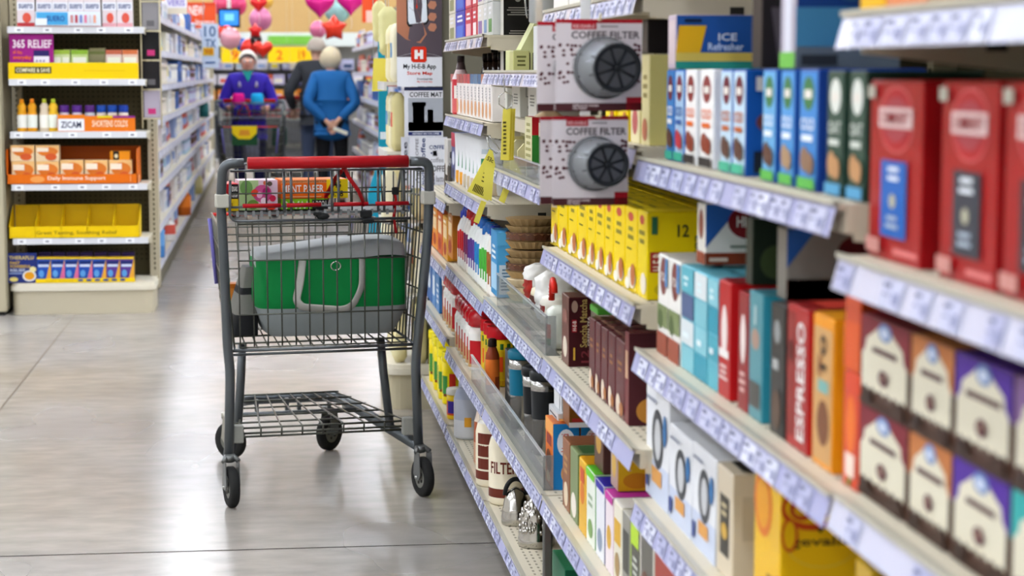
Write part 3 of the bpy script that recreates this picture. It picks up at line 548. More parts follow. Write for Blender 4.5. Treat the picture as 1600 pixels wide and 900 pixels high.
while y > 5.29:
    mn, lb, cp, l = CR[min(5, int((6.24-y)/.16))][1:5]
    setup(creamer(mn, lb, cp, .19 if k % 5 else .175), (.612, y, .672 if y > 5.175 else .692), f"{l.split(',')[0]}, {ORD[k]} bottle from far end", 'bottle')
    y -= .0655; k += 1
put([(767,777,.172,lambda w,d,h: carton(w,d,h,'3f94cc',[('L','r',.1,.1,.9,.5,'a9d0ea'),('L','b',.2,.55,.8,.8,'e8f2f8',3),('N','r',.1,.05,.9,.5,'c2d2dc'),('N','b',.15,.1,.85,.45,'5a7a94',7),('N','r',0,.8,1,1,'5aaede')],side='4fa4d8'),'tall light blue milk powder carton beside coffee filter stacks','milk_carton',.05)], .692)
# orange packs (bay F, S1) and red behind
for k, (px, c, l) in enumerate([(668,'d8681c','orange drink mix pack, farthest on its shelf'), (676,'e08a2a','orange drink mix pack, second from the far end'), (684,'c8541c','orange drink mix pack, third from the far end'), (692,'d89a30','amber drink mix pack beside striped creamer'), (700,'c87a28','tan drink mix pack nearest the red creamer')]):
    put([(px,px+7,.145,plain(c,('L','r',.15,.5,.85,.8,'f0d0a0'),('L','e',.2,.1,.8,.4,'a83418'),('L','b',.2,.82,.8,.95,'f6e8d0',1)),l,'drink_mix_pack',.06)], .648 if px < 698 else .672)
put([(700,711,.19,plain('c22a20',('L','r',.2,.5,.8,.8,'e86a4a')),'red carton at back of the orange drink mix packs','drink_mix_box',.1),
     (714,728,.185,plain('a83a1c',('L','r',.2,.5,.8,.8,'e8a04a')),'rust carton at back of the orange drink mix packs','drink_mix_box',.1)], .648, X=.70)
# S2 far : blue cartons, brown canister, red lid creamers, cocoa jars
put([(667,674,.15,plain('3a6ab0',('L','e',.2,.3,.8,.7,'d8e4f0')),'blue and white carton at far end of second shelf','carton',.09),
     (675,680,.14,plain('4f84c0',('L','r',.2,.3,.8,.8,'dde8f2')),'light blue carton, second on its shelf from far end','carton',.09)], .432, X=.585)
put([(681,686,.13,plain('3f7fbe',('L','b',.2,.2,.8,.8,'e8eef4',4)),'small blue carton beside the rust canister','carton',.09)], .432, X=.585)
def canister(r, h, body, lab, lid, name='canister', lidh=.03, dec=None, lr=1.04, neck=None):
    t = empty(name); b = MB(); m1, m2 = M(body, .3), M(lab, .3)
    b.lathe([(r*.97,0), (r,.004), (r,h*.12), (r,h*.13), (r,h*.6), (r,h*.61), (r,h-lidh)], None, 22, mats=[m1, m1, m1, m2, m1, m1])
    if dec:
        for (z0, z1, a0, a1, m) in dec:
            vs = []
            for i in range(7):
                a = math.radians(55+a0+(a1-a0)*i/6); vs += [((r+.0007)*math.cos(a), (r+.0007)*math.sin(a), z0*h), ((r+.0007)*math.cos(a), (r+.0007)*math.sin(a), z1*h)]
            b.add(vs, [(2*i, 2*i+2, 2*i+3, 2*i+1) for i in range(6)], M(m, .3))
    b.build('body', t)
    MB().lathe([(r*lr,h-lidh), (r*lr*1.01,h-lidh+.003), (r*lr,h-.004), (r*lr*.94,h), (r*lr*.8,h-.002)], M(lid, .25), 22).build('lid', t); return t
setup(canister(.034,.15,'7a3a1c','c2601c','e6e2da','canister'), (.615, 6.74, .432), 'rust orange canister with white lid on the second shelf', 'canister')
y_ = [6.64, 6.55, 6.46, 6.37, 6.22, 6.135, 6.05, 5.965, 5.88, 5.795]
for y, l in zip(y_, [f'white bottle with domed red cap on second shelf, {ORD[q]} from far end' for q in range(10)]):
    setup(bottle([(.036,0), (.04,.01), (.04,.06), (.04,.11), (.034,.125), (.026,.13)], [M('eeeae4',.3), M('c8a06a',.3), W_, M('eeeae4',.3), W_], [(.032,.128), (.04,.135), (.04,.16), (.032,.176), (.012,.182)], M('c01420',.2), 'creamer_bottle', dec=[(.02,.09,150,220,M('b81a22'),.0006)]), (.615, y, .4325 if y > 6.31 else .402), l, 'bottle')
for y, X, l in [(5.50,.64,'cocoa jar with red lid and yellow green label, nearest of its row'), (5.585,.64,'cocoa jar with red lid, second in its row'), (5.67,.64,'cocoa jar with red lid, third in its row'), (5.5,.74,'cocoa jar with red lid in the second row, nearer'), (5.6,.74,'cocoa jar with red lid in the second row, farther')]:
    setup(canister(.04,.168,'e8c81c','e0b81a','c4121e','cocoa_jar',.035,[(.62,.72,120,300,'2f6a2c'), (.14,.6,230,300,'d8d0a0'), (.25,.5,150,215,'e8501c'), (.3,.42,165,200,'f6e6c8'), (.02,.1,150,300,'d8a01a')]), (X, y, .402), l, 'jar')
for y, l in ((5.37, 'slim brown syrup bottle beside the clear guard'),):
    setup(creamer('8a3a1c','d8702a','2a1a14',.15,.02), (.60, y, .402), l, 'bottle')
# base far : yellow cocoa cans, grey canister, red cap milks
yl = [(6.98,.615),(6.88,.62),(6.78,.615),(7.1,.62),(6.93,.71),(6.8,.71)]
for k, (y, X) in enumerate([(7.22,.615), (7.12,.62), (7.02,.615), (6.92,.62), (6.82,.615), (6.72,.62)]):
    setup(canister(.043,.19-.012*(k > 3),'f0d800','f0dc10','f6e400','cocoa_can',.03,[(.2,.55,140,175,'3a8a3a'), (.3,.6,185,215,'c83020'), (.15,.3,150,230,'7a3418')]), (X, y, .147), f'yellow cocoa can on the base shelf, {ORD[k]} from the far end', 'can')
setup(bottle([(.046,0), (.05,.008), (.05,.06), (.05,.125), (.042,.15), (.03,.16)], [M('c9cbd0',.3), M('d6d6d8',.3), M('b8bcc8',.3), M('a9b0c4',.3), M('a9b0c4',.3)], [(.034,.16), (.035,.162), (.034,.178), (.03,.182)], M('b9c0d4',.3), 'creamer_jug', dec=[(.04,.07,190,215,M('e0a030'),.0006)]), (.61, 6.10, .142), 'grey white powder jug with amber mark on the base shelf', 'jug')
setup(canister(.034,.10,'e8c020','c84a2a','e8e4d8','cocoa_can',.02,[(.2,.6,150,220,'3a2a8a')]), (.60, 6.42, .147), 'small yellow and red can beside the grey jug', 'can')
for k, (y, X, c) in enumerate([(5.66,.615,'c4121e'), (5.57,.615,'c4121e'), (5.5,.70,'1a3a9c'), (5.6,.70,'c4121e')]):
    setup(bottle([(.034,0), (.038,.01), (.038,.07), (.036,.13), (.028,.16), (.022,.165)], [M('d9b99a',.3), M('d0a080',.3), M('a85a3a',.3), M('e6d6c4',.3), M('e6d6c4',.3)], [(.026,.163), (.03,.166), (.03,.19), (.02,.196)], M(c,.25), 'creamer_bottle'), (X, y, .141), f'tan creamer bottle with {"blue" if c[0]=="1" else "red"} cap on base shelf, '+['front row farther','front row nearer','second row nearer','second row farther'][k], 'bottle')
# -- coffee filter paper stacks (bay D, S1)
def pleats(n, r0, r1, h, loc, label, col, band=None):
    b = MB(); m = M(col, .7, var=.12, scale=60)
    for i in range(n):
        z = i*h/n
        b.lathe([(r0,z), (r0*1.02,z+.002), (r1,z+h/n*1.0), (r1*.99,z+h/n*1.0)], m, 44, flute=.05, cap=(i in (0, n-1)))
    if band: b.lathe([(r1*1.015,h*.3), (r1*1.015,h*.55)], M(band, .15, alpha=.75), 30, cap=False)
    tag(b.build('coffee_filter_stack', None, loc), label, 'coffee filters')
ym = at(826,.66)
pleats(4,.052,.066,.072,(.668,ym,.752),'fluted brown paper coffee filters, lower stack with dark band','b09468','5a2c20')
pleats(4,.052,.066,.078,(.668,ym,.8285),'fluted brown paper coffee filters, upper stack','a88c60','6a3a28')
pleats(3,.06,.072,.055,(.675,ym-.02,.6955),'wide fluted paper coffee filters under the brown stacks','d9c8a4')
pleats(3,.05,.064,.04,(.80,ym-.01,.70),'fluted brown paper coffee filters in the second row','9a7c54')
# soft bags
def bag(w, d, h, col, lump=.12, seed=1, patches=(), rough=.35, name='bag', top=None):
    random.seed(seed); b = MB(); nu, nv = 20, 12; vs = []
    def P_(i, j):
        a = 2*math.pi*i/nu; q = j/nv
        k = min(1, q*6+.6)*min(1, (1-q)*3+.7)
        ex = .6; cx = abs(math.cos(a))**ex*(1 if math.cos(a) > 0 else -1); cy = abs(math.sin(a))**ex*(1 if math.sin(a) > 0 else -1)
        f_ = 1+random.uniform(-lump, lump)*(0 < j < nv)
        pinch = 1 if q < .9 else 1-(q-.9)*4
        return (d/2*cx*k*f_*pinch, w/2*cy*k*f_, h*q)
    for j in range(nv+1):
        for i in range(nu): vs.append(P_(i, j))
    mcol = M(col, rough); off = len(b.v)
    b.add(vs, [(j*nu+i, j*nu+(i+1) % nu, (j+1)*nu+(i+1) % nu, (j+1)*nu+i) for j in range(nv) for i in range(nu)], mcol, True)
    b.add(vs[:nu], [tuple(reversed(range(nu)))], mcol); b.add(vs[-nu:], [tuple(range(nu))], mcol)
    for k, fce in enumerate(b.f[:nu*nv]):
        j, i = divmod(k, nu)
        for (i0, i1, j0, j1, m) in patches:
            if i0 <= i < i1 and j0 <= j < j1: b.m[k] = b.mi(M(m, rough))
    return b
WH = 'f2f0ea'
place('marshmallow_bag', bag(.10,.09,.12,WH,.16,2), (.655, at(868,.655), .70), 'puffy white marshmallow bag beside the maroon tea', 'bag')
place('marshmallow_bag', bag(.09,.08,.11,WH,.16,3,[(8,13,3,8,'b8342c')]), (.66, at(846,.66), .70), 'white marshmallow bag with red label behind the clear guard', 'bag')
place('marshmallow_bag', bag(.12,.09,.075,'e2d6b6',.1,4,[(8,12,3,9,'6a2a20')]), (.655, 4.62, .70), 'cream paper filter bag with brown print behind guard', 'bag')
place('marshmallow_bag', bag(.09,.07,.07,'efe9da',.1,5,[(9,12,4,8,'8a2a24')]), (.65, 4.50, .70), 'cream paper filter bag with red stamp behind guard', 'bag')
place('pepper_bag', bag(.05,.05,.09,'e4e8dc',.06,6,[(8,13,3,7,'c83a1c'),(8,13,1,3,'3f7a34')]), (.605, at(872,.605), .694), 'small clear bag with red and green label by maroon tea', 'bag')
cn = MB(); cn.tube([(0,0,0), (0,-.005,.03), (0,-.02,.045), (0,-.04,.035), (0,-.045,.02)], .007, M('d0281c',.3), 10)
for k in range(4): cn.tube([(0,-.001*k,.006+k*.007), (0,-.001*k-.0003,.0095+k*.007)], .0074, M('eef0e8',.3), 10)
tag(cn.build('candy_cane', None, (.60, at(862,.60), .79)), 'red striped candy cane poking up by marshmallow bag', 'candy')
# -- bay D 1.04 : boxed paper filters
def melitta(w,d,h): return carton(w,d,h,'d8d4a8',[('L','b',.1,.1,.9,.9,'9a965c',6),('N','r',0,0,1,.62,'2f7a2c'),('N','r',0,.62,1,1,'a8141e'),('N','t',.3,.7,.95,.84,'f4ecec','Meli'),('N','b',.3,.2,.8,.3,'7ab070',2),('N','b',.3,.42,.8,.52,'7ab070',2)],top='b83a40')
put([(820,831,.105,melitta,'green and red paper filter carton with white script, front one','filter_carton',.10)], 1.073)
put([(813,822,.135,melitta,'green and red paper filter carton, taller one behind','filter_carton',.10)], 1.073, X=.64)
for k, px in enumerate((793, 803, 815, 829)):
    b = MB(); pts = [(0,0), (1,0), (1,.75), (.85,1), (.15,1), (0,.75)]
    b.prism(pts, (-.05, -.004, 0), (1,0,0), (0,0,1), (0,1,0), .10, .075-.004*k, .012, M('d9cf98' if k % 2 == 0 else 'cfc79c', .6))
    tag(b.build('filter_pad_sleeve', None, (.64, at(px,.60), 1.0415)), f'cream rounded filter sleeve behind clear guard, {ORD[k]} from the far end', 'sleeve')
place('filter_bag', bag(.07,.07,.15,'c9b08a',.12,8,[(8,13,4,6,'6a3020')], name='b'), (.63, at(858,.63), 1.042), 'tan see-through bag of pleated filters beside hanging packs', 'bag')
put([(838,846,.028,plain('e8e8e4',('N','r',.2,.2,.8,.6,'2a2a2a')),'small white carton with barcode on filter shelf','filter_carton',.08)], 1.0415, X=.60)
put([(791,812,.0315,plain('d9d2a8'),'low cream filter tray under green and red cartons','filter_tray',.1), (813,833,.0315,plain('cfc898'),'low cream filter tray beside the filter bag','filter_tray',.1)], 1.0415, X=.60+.055)
# recessed white cartons above, on inner ledge
tag(MB().box(.60,1.0,4.06,5.15,0,.006,BEI).box(.60,.606,4.06,5.15,-.025,0,BEI).build('shelf_ledge', None, (0,0,1.160)), 'narrow beige recessed ledge carrying white grinder boxes', 'shelf')
def grinder(w,d,h): return carton(w,d,h,'dddcd2',[('L','b',.2,.3,.8,.6,'8a8a80',4),('N','r',.15,.5,.6,.8,'a0a098'),('N','r',.18,.53,.57,.77,'dddcd2'),('N','e',.2,.15,.4,.35,'3a3a38')])
put([(781,792,.10,grinder,'white grinder box under the top price rail, farthest','grinder_box',.10), (800,812,.10,grinder,'white grinder box under the top price rail, middle','grinder_box',.10), (825,838,.10,grinder,'white grinder box under the top price rail, nearest','grinder_box',.10)], 1.1665, X=.62)
# -- bay D 1.28
put([(782,787,.20,lambda w,d,h: carton(w,d,h,'c9c6bd',[('N','r',0,0,1,1,'1d1b19')]+[('N','b',.1,.12+.3*k,.9,.24+.3*k,'8f8c84',4) for k in range(3)]+[('N','e',.4,.9,.6,.97,'8f8c84')]),'tall black box with rows of grey print on top shelf','maker_box',.075)], 1.281, X=.61)
bx = MB(); bx.prism([(0,0), (1,0), (1,1), (.75,1), (.3,.42), (0,.42)], (-.03,.05,0), (1,0,0), (0,0,1), (0,-1,0), .085, .125, .10, M('c9cc94',.5)); bx.box(-.03,.055,.051,.0515,.002,.05,M('8a8c5a'))
for k in range(3): bx.box(-.026+.026*k,-.006+.026*k,-.0512,-.0502,.004,.046,M('1d1b19'))
tag(bx.build('coffee_tray', None, (.63, at(806,.62), 1.281)), 'pale green stepped display tray holding small black packs', 'tray')
put([(796,802,.05,plain('b8b87a',('N','b',.2,.2,.8,.8,'6a6a3a',3)),'small olive box in front of the tall black box','coffee_pack',.04)], 1.281, X=.59)
put([(833,845,.105,plain('d6d8d8',('N','r',.1,.25,.9,.5,'f2f2f2'),('N','r',.3,.55,.9,.9,'9a9c9c')),'grey white box beside the chrome lidded jar','maker_box',.09)], 1.281, X=.62)
t = empty('clamp_jar', (.60, at(848,.6), 1.386)); MB().lathe([(.03,0), (.032,.004), (.032,.05), (.028,.06)], M('c9cccc',.1,alpha=.5), 20).build('body', t); MB().lathe([(.031,.06), (.033,.062), (.033,.07), (.02,.074)], M('b8babc',.15,1), 20).build('lid', t); MB().tube([(-.034,0,.066), (-.04,.0,.05), (-.037,0,.02), (-.034,.01,.012)], .002, M('b8babc',.15,1)).build('wire_clasp', t)
tag(t, 'small chrome lidded jar with wire clasp on grey white box', 'jar')
# -- bay E 1.145 : pastel syrup packs, dark bottles above/behind
pc = ['b0605e','b05450','b84a4e','c0484c','5a7aa0','6484a8','4f7098','c07a5c','c88a6a','b87a74']
for k in range(10):
    px = 713+k*5.6; c = pc[k]
    put([(px,px+5.2,.126,plain('ece6e2',('L','r',0,.78,1,1,c),('L','e',.2,.05,.8,.4,'d8a070'),('L','v',.35,.42,.65,.72,'6a6a70','LATTE'),top=c),f'pastel drink mix pack with {["dusty red","dusty red","red","red","slate blue","slate blue","slate blue","peach","peach","rose"][k]} top, {ORD[k]} from the far end of row','drink_mix_pack',.05)], 1.147)
put([(705,712,.126,plain('dcd6cf',('L','r',0,.8,1,1,'a85a54')),'pale drink mix pack at far end beside the red bottle','drink_mix_pack',.05)], 1.147)
for k in range(7):
    t = bottle([(.02,0), (.022,.005), (.022,.11), (.012,.14), (.009,.168)], [M('2a1a14',.15)]*4, [(.011,.166), (.011,.186), (.009,.189)], M('15110f',.3), 'syrup_bottle', 12)
    setup(t, (.672, 5.35+k*.14, 1.1475 if 5.35+k*.14 < 6.3 else 1.123), f'dark syrup bottle standing behind pastel packs, {ORD[6-k]} from the far end', 'bottle')
setup(bottle([(.026,0), (.028,.006), (.028,.05), (.028,.11), (.016,.14), (.011,.165)], [M('c8343c',.3), M('d86a6a',.3), M('c0303a',.3), M('e8d8d8',.3), M('5a4a4a',.3)], [(.012,.163), (.012,.18), (.01,.183)], M('3a3434',.3), 'syrup_bottle', dec=[(.05,.09,160,220,M('e8e0d8'),.0006)]), (.60, 6.255, 1.1465), 'red wrapped syrup bottle at far end of the pastel packs', 'bottle')
# white pouches with green print (E .932)
def pouch(w, h, t, col, dec, seed=0):
    b = MB(); nu, nv = 8, 12; fr = []; bk = []
    for j in range(nv+1):
        for i in range(nu+1):
            u_, v_ = i/nu, j/nv
            th = t*.5*(math.sin(math.pi*u_)**.5)*(min(1, v_*8+.6) if v_ < .1 else 1)*max(0, 1-max(0, v_-.3)/.7)**.6
            y = w*(.5-u_)*(1-.05*math.sin(math.pi*v_)); fr.append((-th-.001, y, h*v_)); bk.append((th+.001, y, h*v_))
    q = [(j*(nu+1)+i, j*(nu+1)+i+1, (j+1)*(nu+1)+i+1, (j+1)*(nu+1)+i) for j in range(nv) for i in range(nu)]
    k0 = len(b.f); b.add(fr, q, M(col,.3), True)
    for k in range(len(q)):
        j, i = divmod(k, nu)
        for (i0, i1, j0, j1, m) in dec:
            if i0 <= i < i1 and j0 <= j < j1: b.m[k0+k] = b.mi(M(m,.3))
    b.add(bk, [tuple(reversed(f_)) for f_ in q], M(col,.3), True)
    edge = [j*(nu+1) for j in range(nv+1)]+[nv*(nu+1)+i for i in range(1, nu+1)]+[j*(nu+1)+nu for j in range(nv-1, -1, -1)]+[i for i in range(nu-1, 0, -1)]
    n = len(fr); b.add(fr+bk, [(edge[k], edge[(k+1) % len(edge)], n+edge[(k+1) % len(edge)], n+edge[k]) for k in range(len(edge))], M(col,.3))
    return b
pp = None
for k in range(7):
    y = at(728+k*6, .61)
    place('coffee_pouch', pouch(.085,.155,.04,'e6e8ea',[(2,6,4,8,'3a8a5c'),(1,7,0,3,'e8a030' if k < 2 else 'c9b89a'),(2,6,9,10,'b8c4cc')]), (.612, 6.22-k*.11 if False else y, .934), f'white coffee pouch with green emblem, {ORD[k]} from the far end', 'pouch', rz=.9)
put([(706,712,.15,plain('243a7a',('L','e',.2,.3,.8,.6,'d8dce8'),('L','r',0,.7,1,1,'a81c3c')),'dark blue and red hanging pack at far end beside white pouches','coffee_pack',.06), (695,700,.12,plain('c9c6c0'),'pale narrow pack beside dark blue pack','coffee_pack',.05)], .934, X=.59)
# E 1.375 cartons
up_ = [(703,712,'d9d2c0','8a8a60','cream'),(713,727,'1a2cb0','4a6ac8','royal blue, farther'),(728,738,'c01c3c','e8b0b8','red, farther'),(739,746,'c41c34','f0e4e4','red, nearer'),(747,755,'d9d4cc','8a6aa0','cream violet, farthest'),(756,762,'cfd0cc','7a94b8','cream violet, middle'),(763,770,'c9cbc8','5a8a4a','cream with green base')]
for ti in (0, 1):
    for pf, pn, c, c2, n in up_:
        put([(pf,pn,.088,plain(c,('L','r',.15,.1,.85,.5,c2),('L','b',.2,.6,.8,.9,'e8e8ec',2)),f'tea box in {n}, {("lower layer on top shelf","upper layer on top shelf")[ti]}','tea_box',.09)], 1.377+.089*ti, X=.59)
# F shelf .861 : black jar and mats behind ; upper shelves
setup(bottle([(.03,0), (.033,.006), (.033,.03), (.033,.10), (.026,.125), (.02,.13)], [M('1c1a18',.2), M('1c1a18',.2), M('3a342c',.3), M('1c1a18',.2), M('1c1a18',.2)], [(.024,.13), (.025,.132), (.025,.15), (.02,.153)], M('15110f',.3), 'coffee_jar', dec=[(.04,.09,150,225,M('8a8674'),.0006)]), (.62, 6.42, .863), 'black instant coffee jar beside the pattern mat', 'jar')
for k, y in enumerate((6.6, 6.72)):
    setup(bottle([(.03,0), (.033,.006), (.033,.03), (.033,.10), (.026,.125), (.02,.13)], [M('2c241c',.2)]*5, [(.024,.13), (.025,.132), (.025,.15), (.02,.153)], M('15110f',.3), 'coffee_jar'), (.62, y, .863), f'dark instant coffee jar behind the pattern mat, {["nearer","farther"][k]}', 'jar')
# ------------------------------------------------------------------ hanging coffee filter packs (clip strip at bay edge)
def hang_pack(w, h, loc, label, rz=0, full=True):
    t = empty('coffee_filter_pack', loc, rz); b = MB()
    CB = M('dbd3d6', .3); RD = M('a81424', .35); BR = M('4a2226', .4)
    b.box(-w/2, w/2, 0, .0012, -h, 0, CB)
    def R(u0, v0, u1, v1, m, e=1): b.poly([(0,0), (1,0), (1,1), (0,1)], (-w/2+w*u0, -.0003*e, -h+h*v0), (1,0,0), (0,0,1), w*(u1-u0), h*(v1-v0), m)
    def T(s_, u0, v0, u1, v1, m, e=2): b.text(s_, (-w/2+w*u0, -.0003*e, -h+h*v0), (1,0,0), (0,0,1), w*(u1-u0), h*(v1-v0), m)
    R(0,.96,1,1,RD); R(.18,.89,.47,.96,RD); T('REUSABLE',.2,.905,.45,.945,'e8b8b8')
    R(.52,.915,.72,.93,'8a8084'); T('COFFEE FILTER',.18,.79,.97,.87,'3a2c34')
    R(0,0,1,.085,BR); R(.82,0,1,.15,RD); T('REPLACES PAPER',.2,.045,.5,.07,'e0cfd0'); T('FILTERS',.2,.015,.36,.038,'e0cfd0')
    random.seed(5)
    for k in range(46):
        u_ = random.choice((.03+.045*random.randint(0,5), .03+.045*random.randint(0,5), .9+.04*random.randint(0,1)))+random.uniform(-.006,.006); v_ = .3+.05*random.randint(0,8)+random.uniform(-.01,.01)
        b.poly([(.5+.5*math.cos(q), .5+.5*math.sin(q)) for q in [j*.785 for j in range(8)]], (-w/2+w*u_, -.0003, -h+h*v_), (1,0,0), (0,0,1), .0055, .0045, '5a2a30')
    b.build('card', t)
    if full:
        c = MB(); DK = M('23262a', .25); R0 = w*.33; cx = w*.05; cz = -h*.53
        # clear domed blister, ring seen from its front
        c2 = MB(); prof = [(R0*1.12,0), (R0*1.1,.012), (R0*.98,.03), (R0*.86,.046), (R0*.84,.05)]; n = 30; vs = []
        for i_, (r, dd) in enumerate(prof):
            for k in range(n): a = 2*math.pi*k/n; vs.append((cx+r*math.cos(a)+dd*.25, -dd, cz+r*math.sin(a)))
        c2.add(vs, [(j*n+k, j*n+(k+1) % n, (j+1)*n+(k+1) % n, (j+1)*n+k) for j in range(len(prof)-1) for k in range(n)], M('dfe4e8', .04, alpha=.16), True)
        c2.build('blister', t)
        # steel mesh cup with rim and spokes
        vs = []; pr = [(R0*.98,.001), (R0*.96,.02), (R0*.74,.04)]
        for r, dd in pr:
            for k in range(n): a = 2*math.pi*k/n; vs.append((cx+r*math.cos(a)+dd*.3, -dd, cz+r*math.sin(a)))
        c.add(vs, [(j*n+k, j*n+(k+1) % n, (j+1)*n+(k+1) % n, (j+1)*n+k) for j in range(2) for k in range(n)], M('74777c', .3, .75), True)
        c.add(vs[-n:], [tuple(range(n))], M('56595e', .35, .75))
        def ring(r, dd, rad, m): c.tube([(cx+r*math.cos(2*math.pi*k/28)+dd*.3, -dd, cz+r*math.sin(2*math.pi*k/28)) for k in range(28)], rad, m, 6, True)
        ring(R0*1.02,.003,.0032,DK); ring(R0*.76,.041,.0045,DK)
        for k in range(8):
            a = math.pi*k/4+.3; c.tube([(cx+.012, -.043, cz), (cx+R0*.74*math.cos(a)+.012, -.042, cz+R0*.74*math.sin(a))], .0022, DK, 5)
        for k in range(8):
            a = math.pi*k/4+.3; c.tube([(cx+R0*.74*math.cos(a)+.012, -.041, cz+R0*.74*math.sin(a)), (cx+R0*.98*math.cos(a)+.002, -.003, cz+R0*.98*math.sin(a))], .0022, DK, 5)
        c.ball((cx+.012,-.044,cz), .004, DK, 8)
        c.build('mesh_cup', t)
    tag(t, label, 'filter pack'); return t
pY = 2.965
def PX(px, py, Y=pY): return onY(px, py, Y)
p0 = PX(868, 30); p1 = PX(1003, 173); w_ = p1[0]-p0[0]; h_ = p0[2]-p1[2]
hang_pack(w_, h_, ((p0[0]+p1[0])/2, pY, p0[2]), 'coffee filter blister pack hanging uppermost in front', .03)
hang_pack(w_, h_, ((p0[0]+p1[0])/2-.019, pY+.07, p0[2]-.002), 'coffee filter blister pack hanging right behind the uppermost', .06)
p2 = PX(866, 182); p3 = PX(985, 322)
hang_pack(p3[0]-p2[0], p2[2]-p3[2], ((p2[0]+p3[0])/2, pY+.02, p2[2]), 'coffee filter blister pack hanging lower in front', .03)
hang_pack(p3[0]-p2[0], p2[2]-p3[2], ((p2[0]+p3[0])/2-.01, pY+.09, p2[2]-.002), 'coffee filter blister pack hanging behind the lower one', .06)
cs = MB(); xs = (p0[0]+p1[0])/2; cs.box(xs-.008, xs+.008, pY+.13, pY+.132, p3[2], 1.40, M('e6e8e8',.2)); cs.tube([(xs, pY+.131, 1.395), (xs+.02, pY+.131, 1.41), (.575, pY+.13, 1.39)], .002, M('d8d8d8',.2,1))
for z in (p0[2]-.004, p2[2]-.004): cs.tube([(xs, pY+.131, z), (xs, pY-.012, z+.004), (xs, pY-.014, z+.012)], .0022, M('d8cfae',.3))
tag(cs.build('clip_strip'), 'white hanging clip strip holding the coffee filter packs', 'clip strip')
# ------------------------------------------------------------------ yellow shelf tags on wire rings
YT = M('e8dc5c', .5); YT2 = M('d8c83c', .5)
def ytag(name, pts, t_, label, dec=None, stack=1):
    b = MB()
    for s_ in range(stack):
        q = [Vector(p)+Vector((.004*s_, .006*s_, 0)) for p in pts]; n = Vector((0, .0012, 0))
        k = len(q); b.add([*q, *[p+n for p in q]], [tuple(range(k)), tuple(range(2*k-1, k-1, -1))]+[(i, (i+1) % k, k+(i+1) % k, k+i) for i in range(k)], YT if s_ % 2 == 0 else YT2)
    if dec: dec(b)
    tag(b.build(name), label, 'price tag')
tY = 4.02
def q2(px, py, Y=tY): return Vector(onY(px, py, Y))
ik = M('4a4620', .6)
def d1(b):
    for k in range(9): b.add([q2(786+(k%2)*1, 190+k*6, tY-.001), q2(791, 190+k*6, tY-.001), q2(791, 193+k*6, tY-.001), q2(786, 193+k*6, tY-.001)], [(0,1,2,3)], ik)
ytag('hanging_tag', [q2(786,170), q2(798,170), q2(795,251), q2(782,250)], 0, 'long yellow tag bundle hanging from a wire ring', d1, 4)
tag(MB().tube([q2(790,170)+Vector((0,.01,0)), q2(780,163), q2(780,150), q2(790,143), q2(800,150), q2(800,165), q2(791,171)], .0012, M('b8b8b4',.2,1)).tube([q2(789,143), q2(787,125), q2(788,118)], .0012, M('b8b8b4',.2,1)).build('wire_ring'), 'thin wire ring hooked under top price rail with tag bundle', 'wire ring')
tY2 = 4.9
def d2(b):
    o = q2(748,305,tY2-.002); u_ = (q2(762,312,tY2)-q2(736,300,tY2)); v_ = (q2(770,245,tY2)-q2(745,300,tY2))
    base = q2(738,298,tY2-.002); U = (q2(758,308,tY2)-q2(738,298,tY2)); V = (q2(744,284,tY2)-q2(738,298,tY2))
    for k in range(9):
        b.add([base+U*(k/9), base+U*((k+.55)/9), base+U*((k+.55)/9)+V*.8, base+U*(k/9)+V*.8], [(0,1,2,3)], ik)
    b2 = q2(757,272,tY2-.002); b.text('53c', q2(760,250,tY2-.002), U.normalized(), V.normalized(), .017, .011, ik)
    for k in range(4): 
        s_ = q2(752+k*1.5,283-k*6,tY2-.002); b.add([s_, s_+U*.7, s_+U*.7+V*.12, s_+V*.12], [(0,1,2,3)], ik)
ytag('shelf_tag', [q2(730,299,tY2), q2(763,314,tY2), q2(774,258,tY2), q2(770,236,tY2), q2(765,233,tY2)], 0, 'yellow price tag with barcode and 53c, tilted over the price rails', d2)
ytag('shelf_tag', [q2(757,262,4.85), q2(772,266,4.85), q2(768,314,4.85), q2(755,308,4.85)], 0, 'crumpled yellow tag behind the tilted barcode tag')
ytag('shelf_tag', [q2(793,278,4.7), q2(802,281,4.7), q2(788,318,4.7), q2(779,313,4.7)], 0, 'narrow yellow tag stuck across the filter shelf rail')
ytag('shelf_tag', [q2(752,313,5.1), q2(760,316,5.1), q2(748,350,5.1), q2(740,346,5.1)], 0, 'narrow yellow tag hanging below the pouch shelf rail')
tag(MB().tube([q2(761,214,4.8), q2(764,230,4.8), q2(775,240,4.8), q2(782,236,4.8), q2(772,222,4.8), q2(764,212,4.8)], .0014, M('b8b8b4',.2,1)).build('wire_hook'), 'bent wire hook above the tilted barcode tag', 'wire hook')
b = MB(); b.add([q2(782,30,6.0), q2(798,27,6.0)], [], ik)
ytag('shelf_tag', [q2(764,58,5.25), q2(780,55,5.25), q2(778,74,5.25), q2(762,74,5.25)], 0, 'olive yellow tag at near end of the top tea rail')
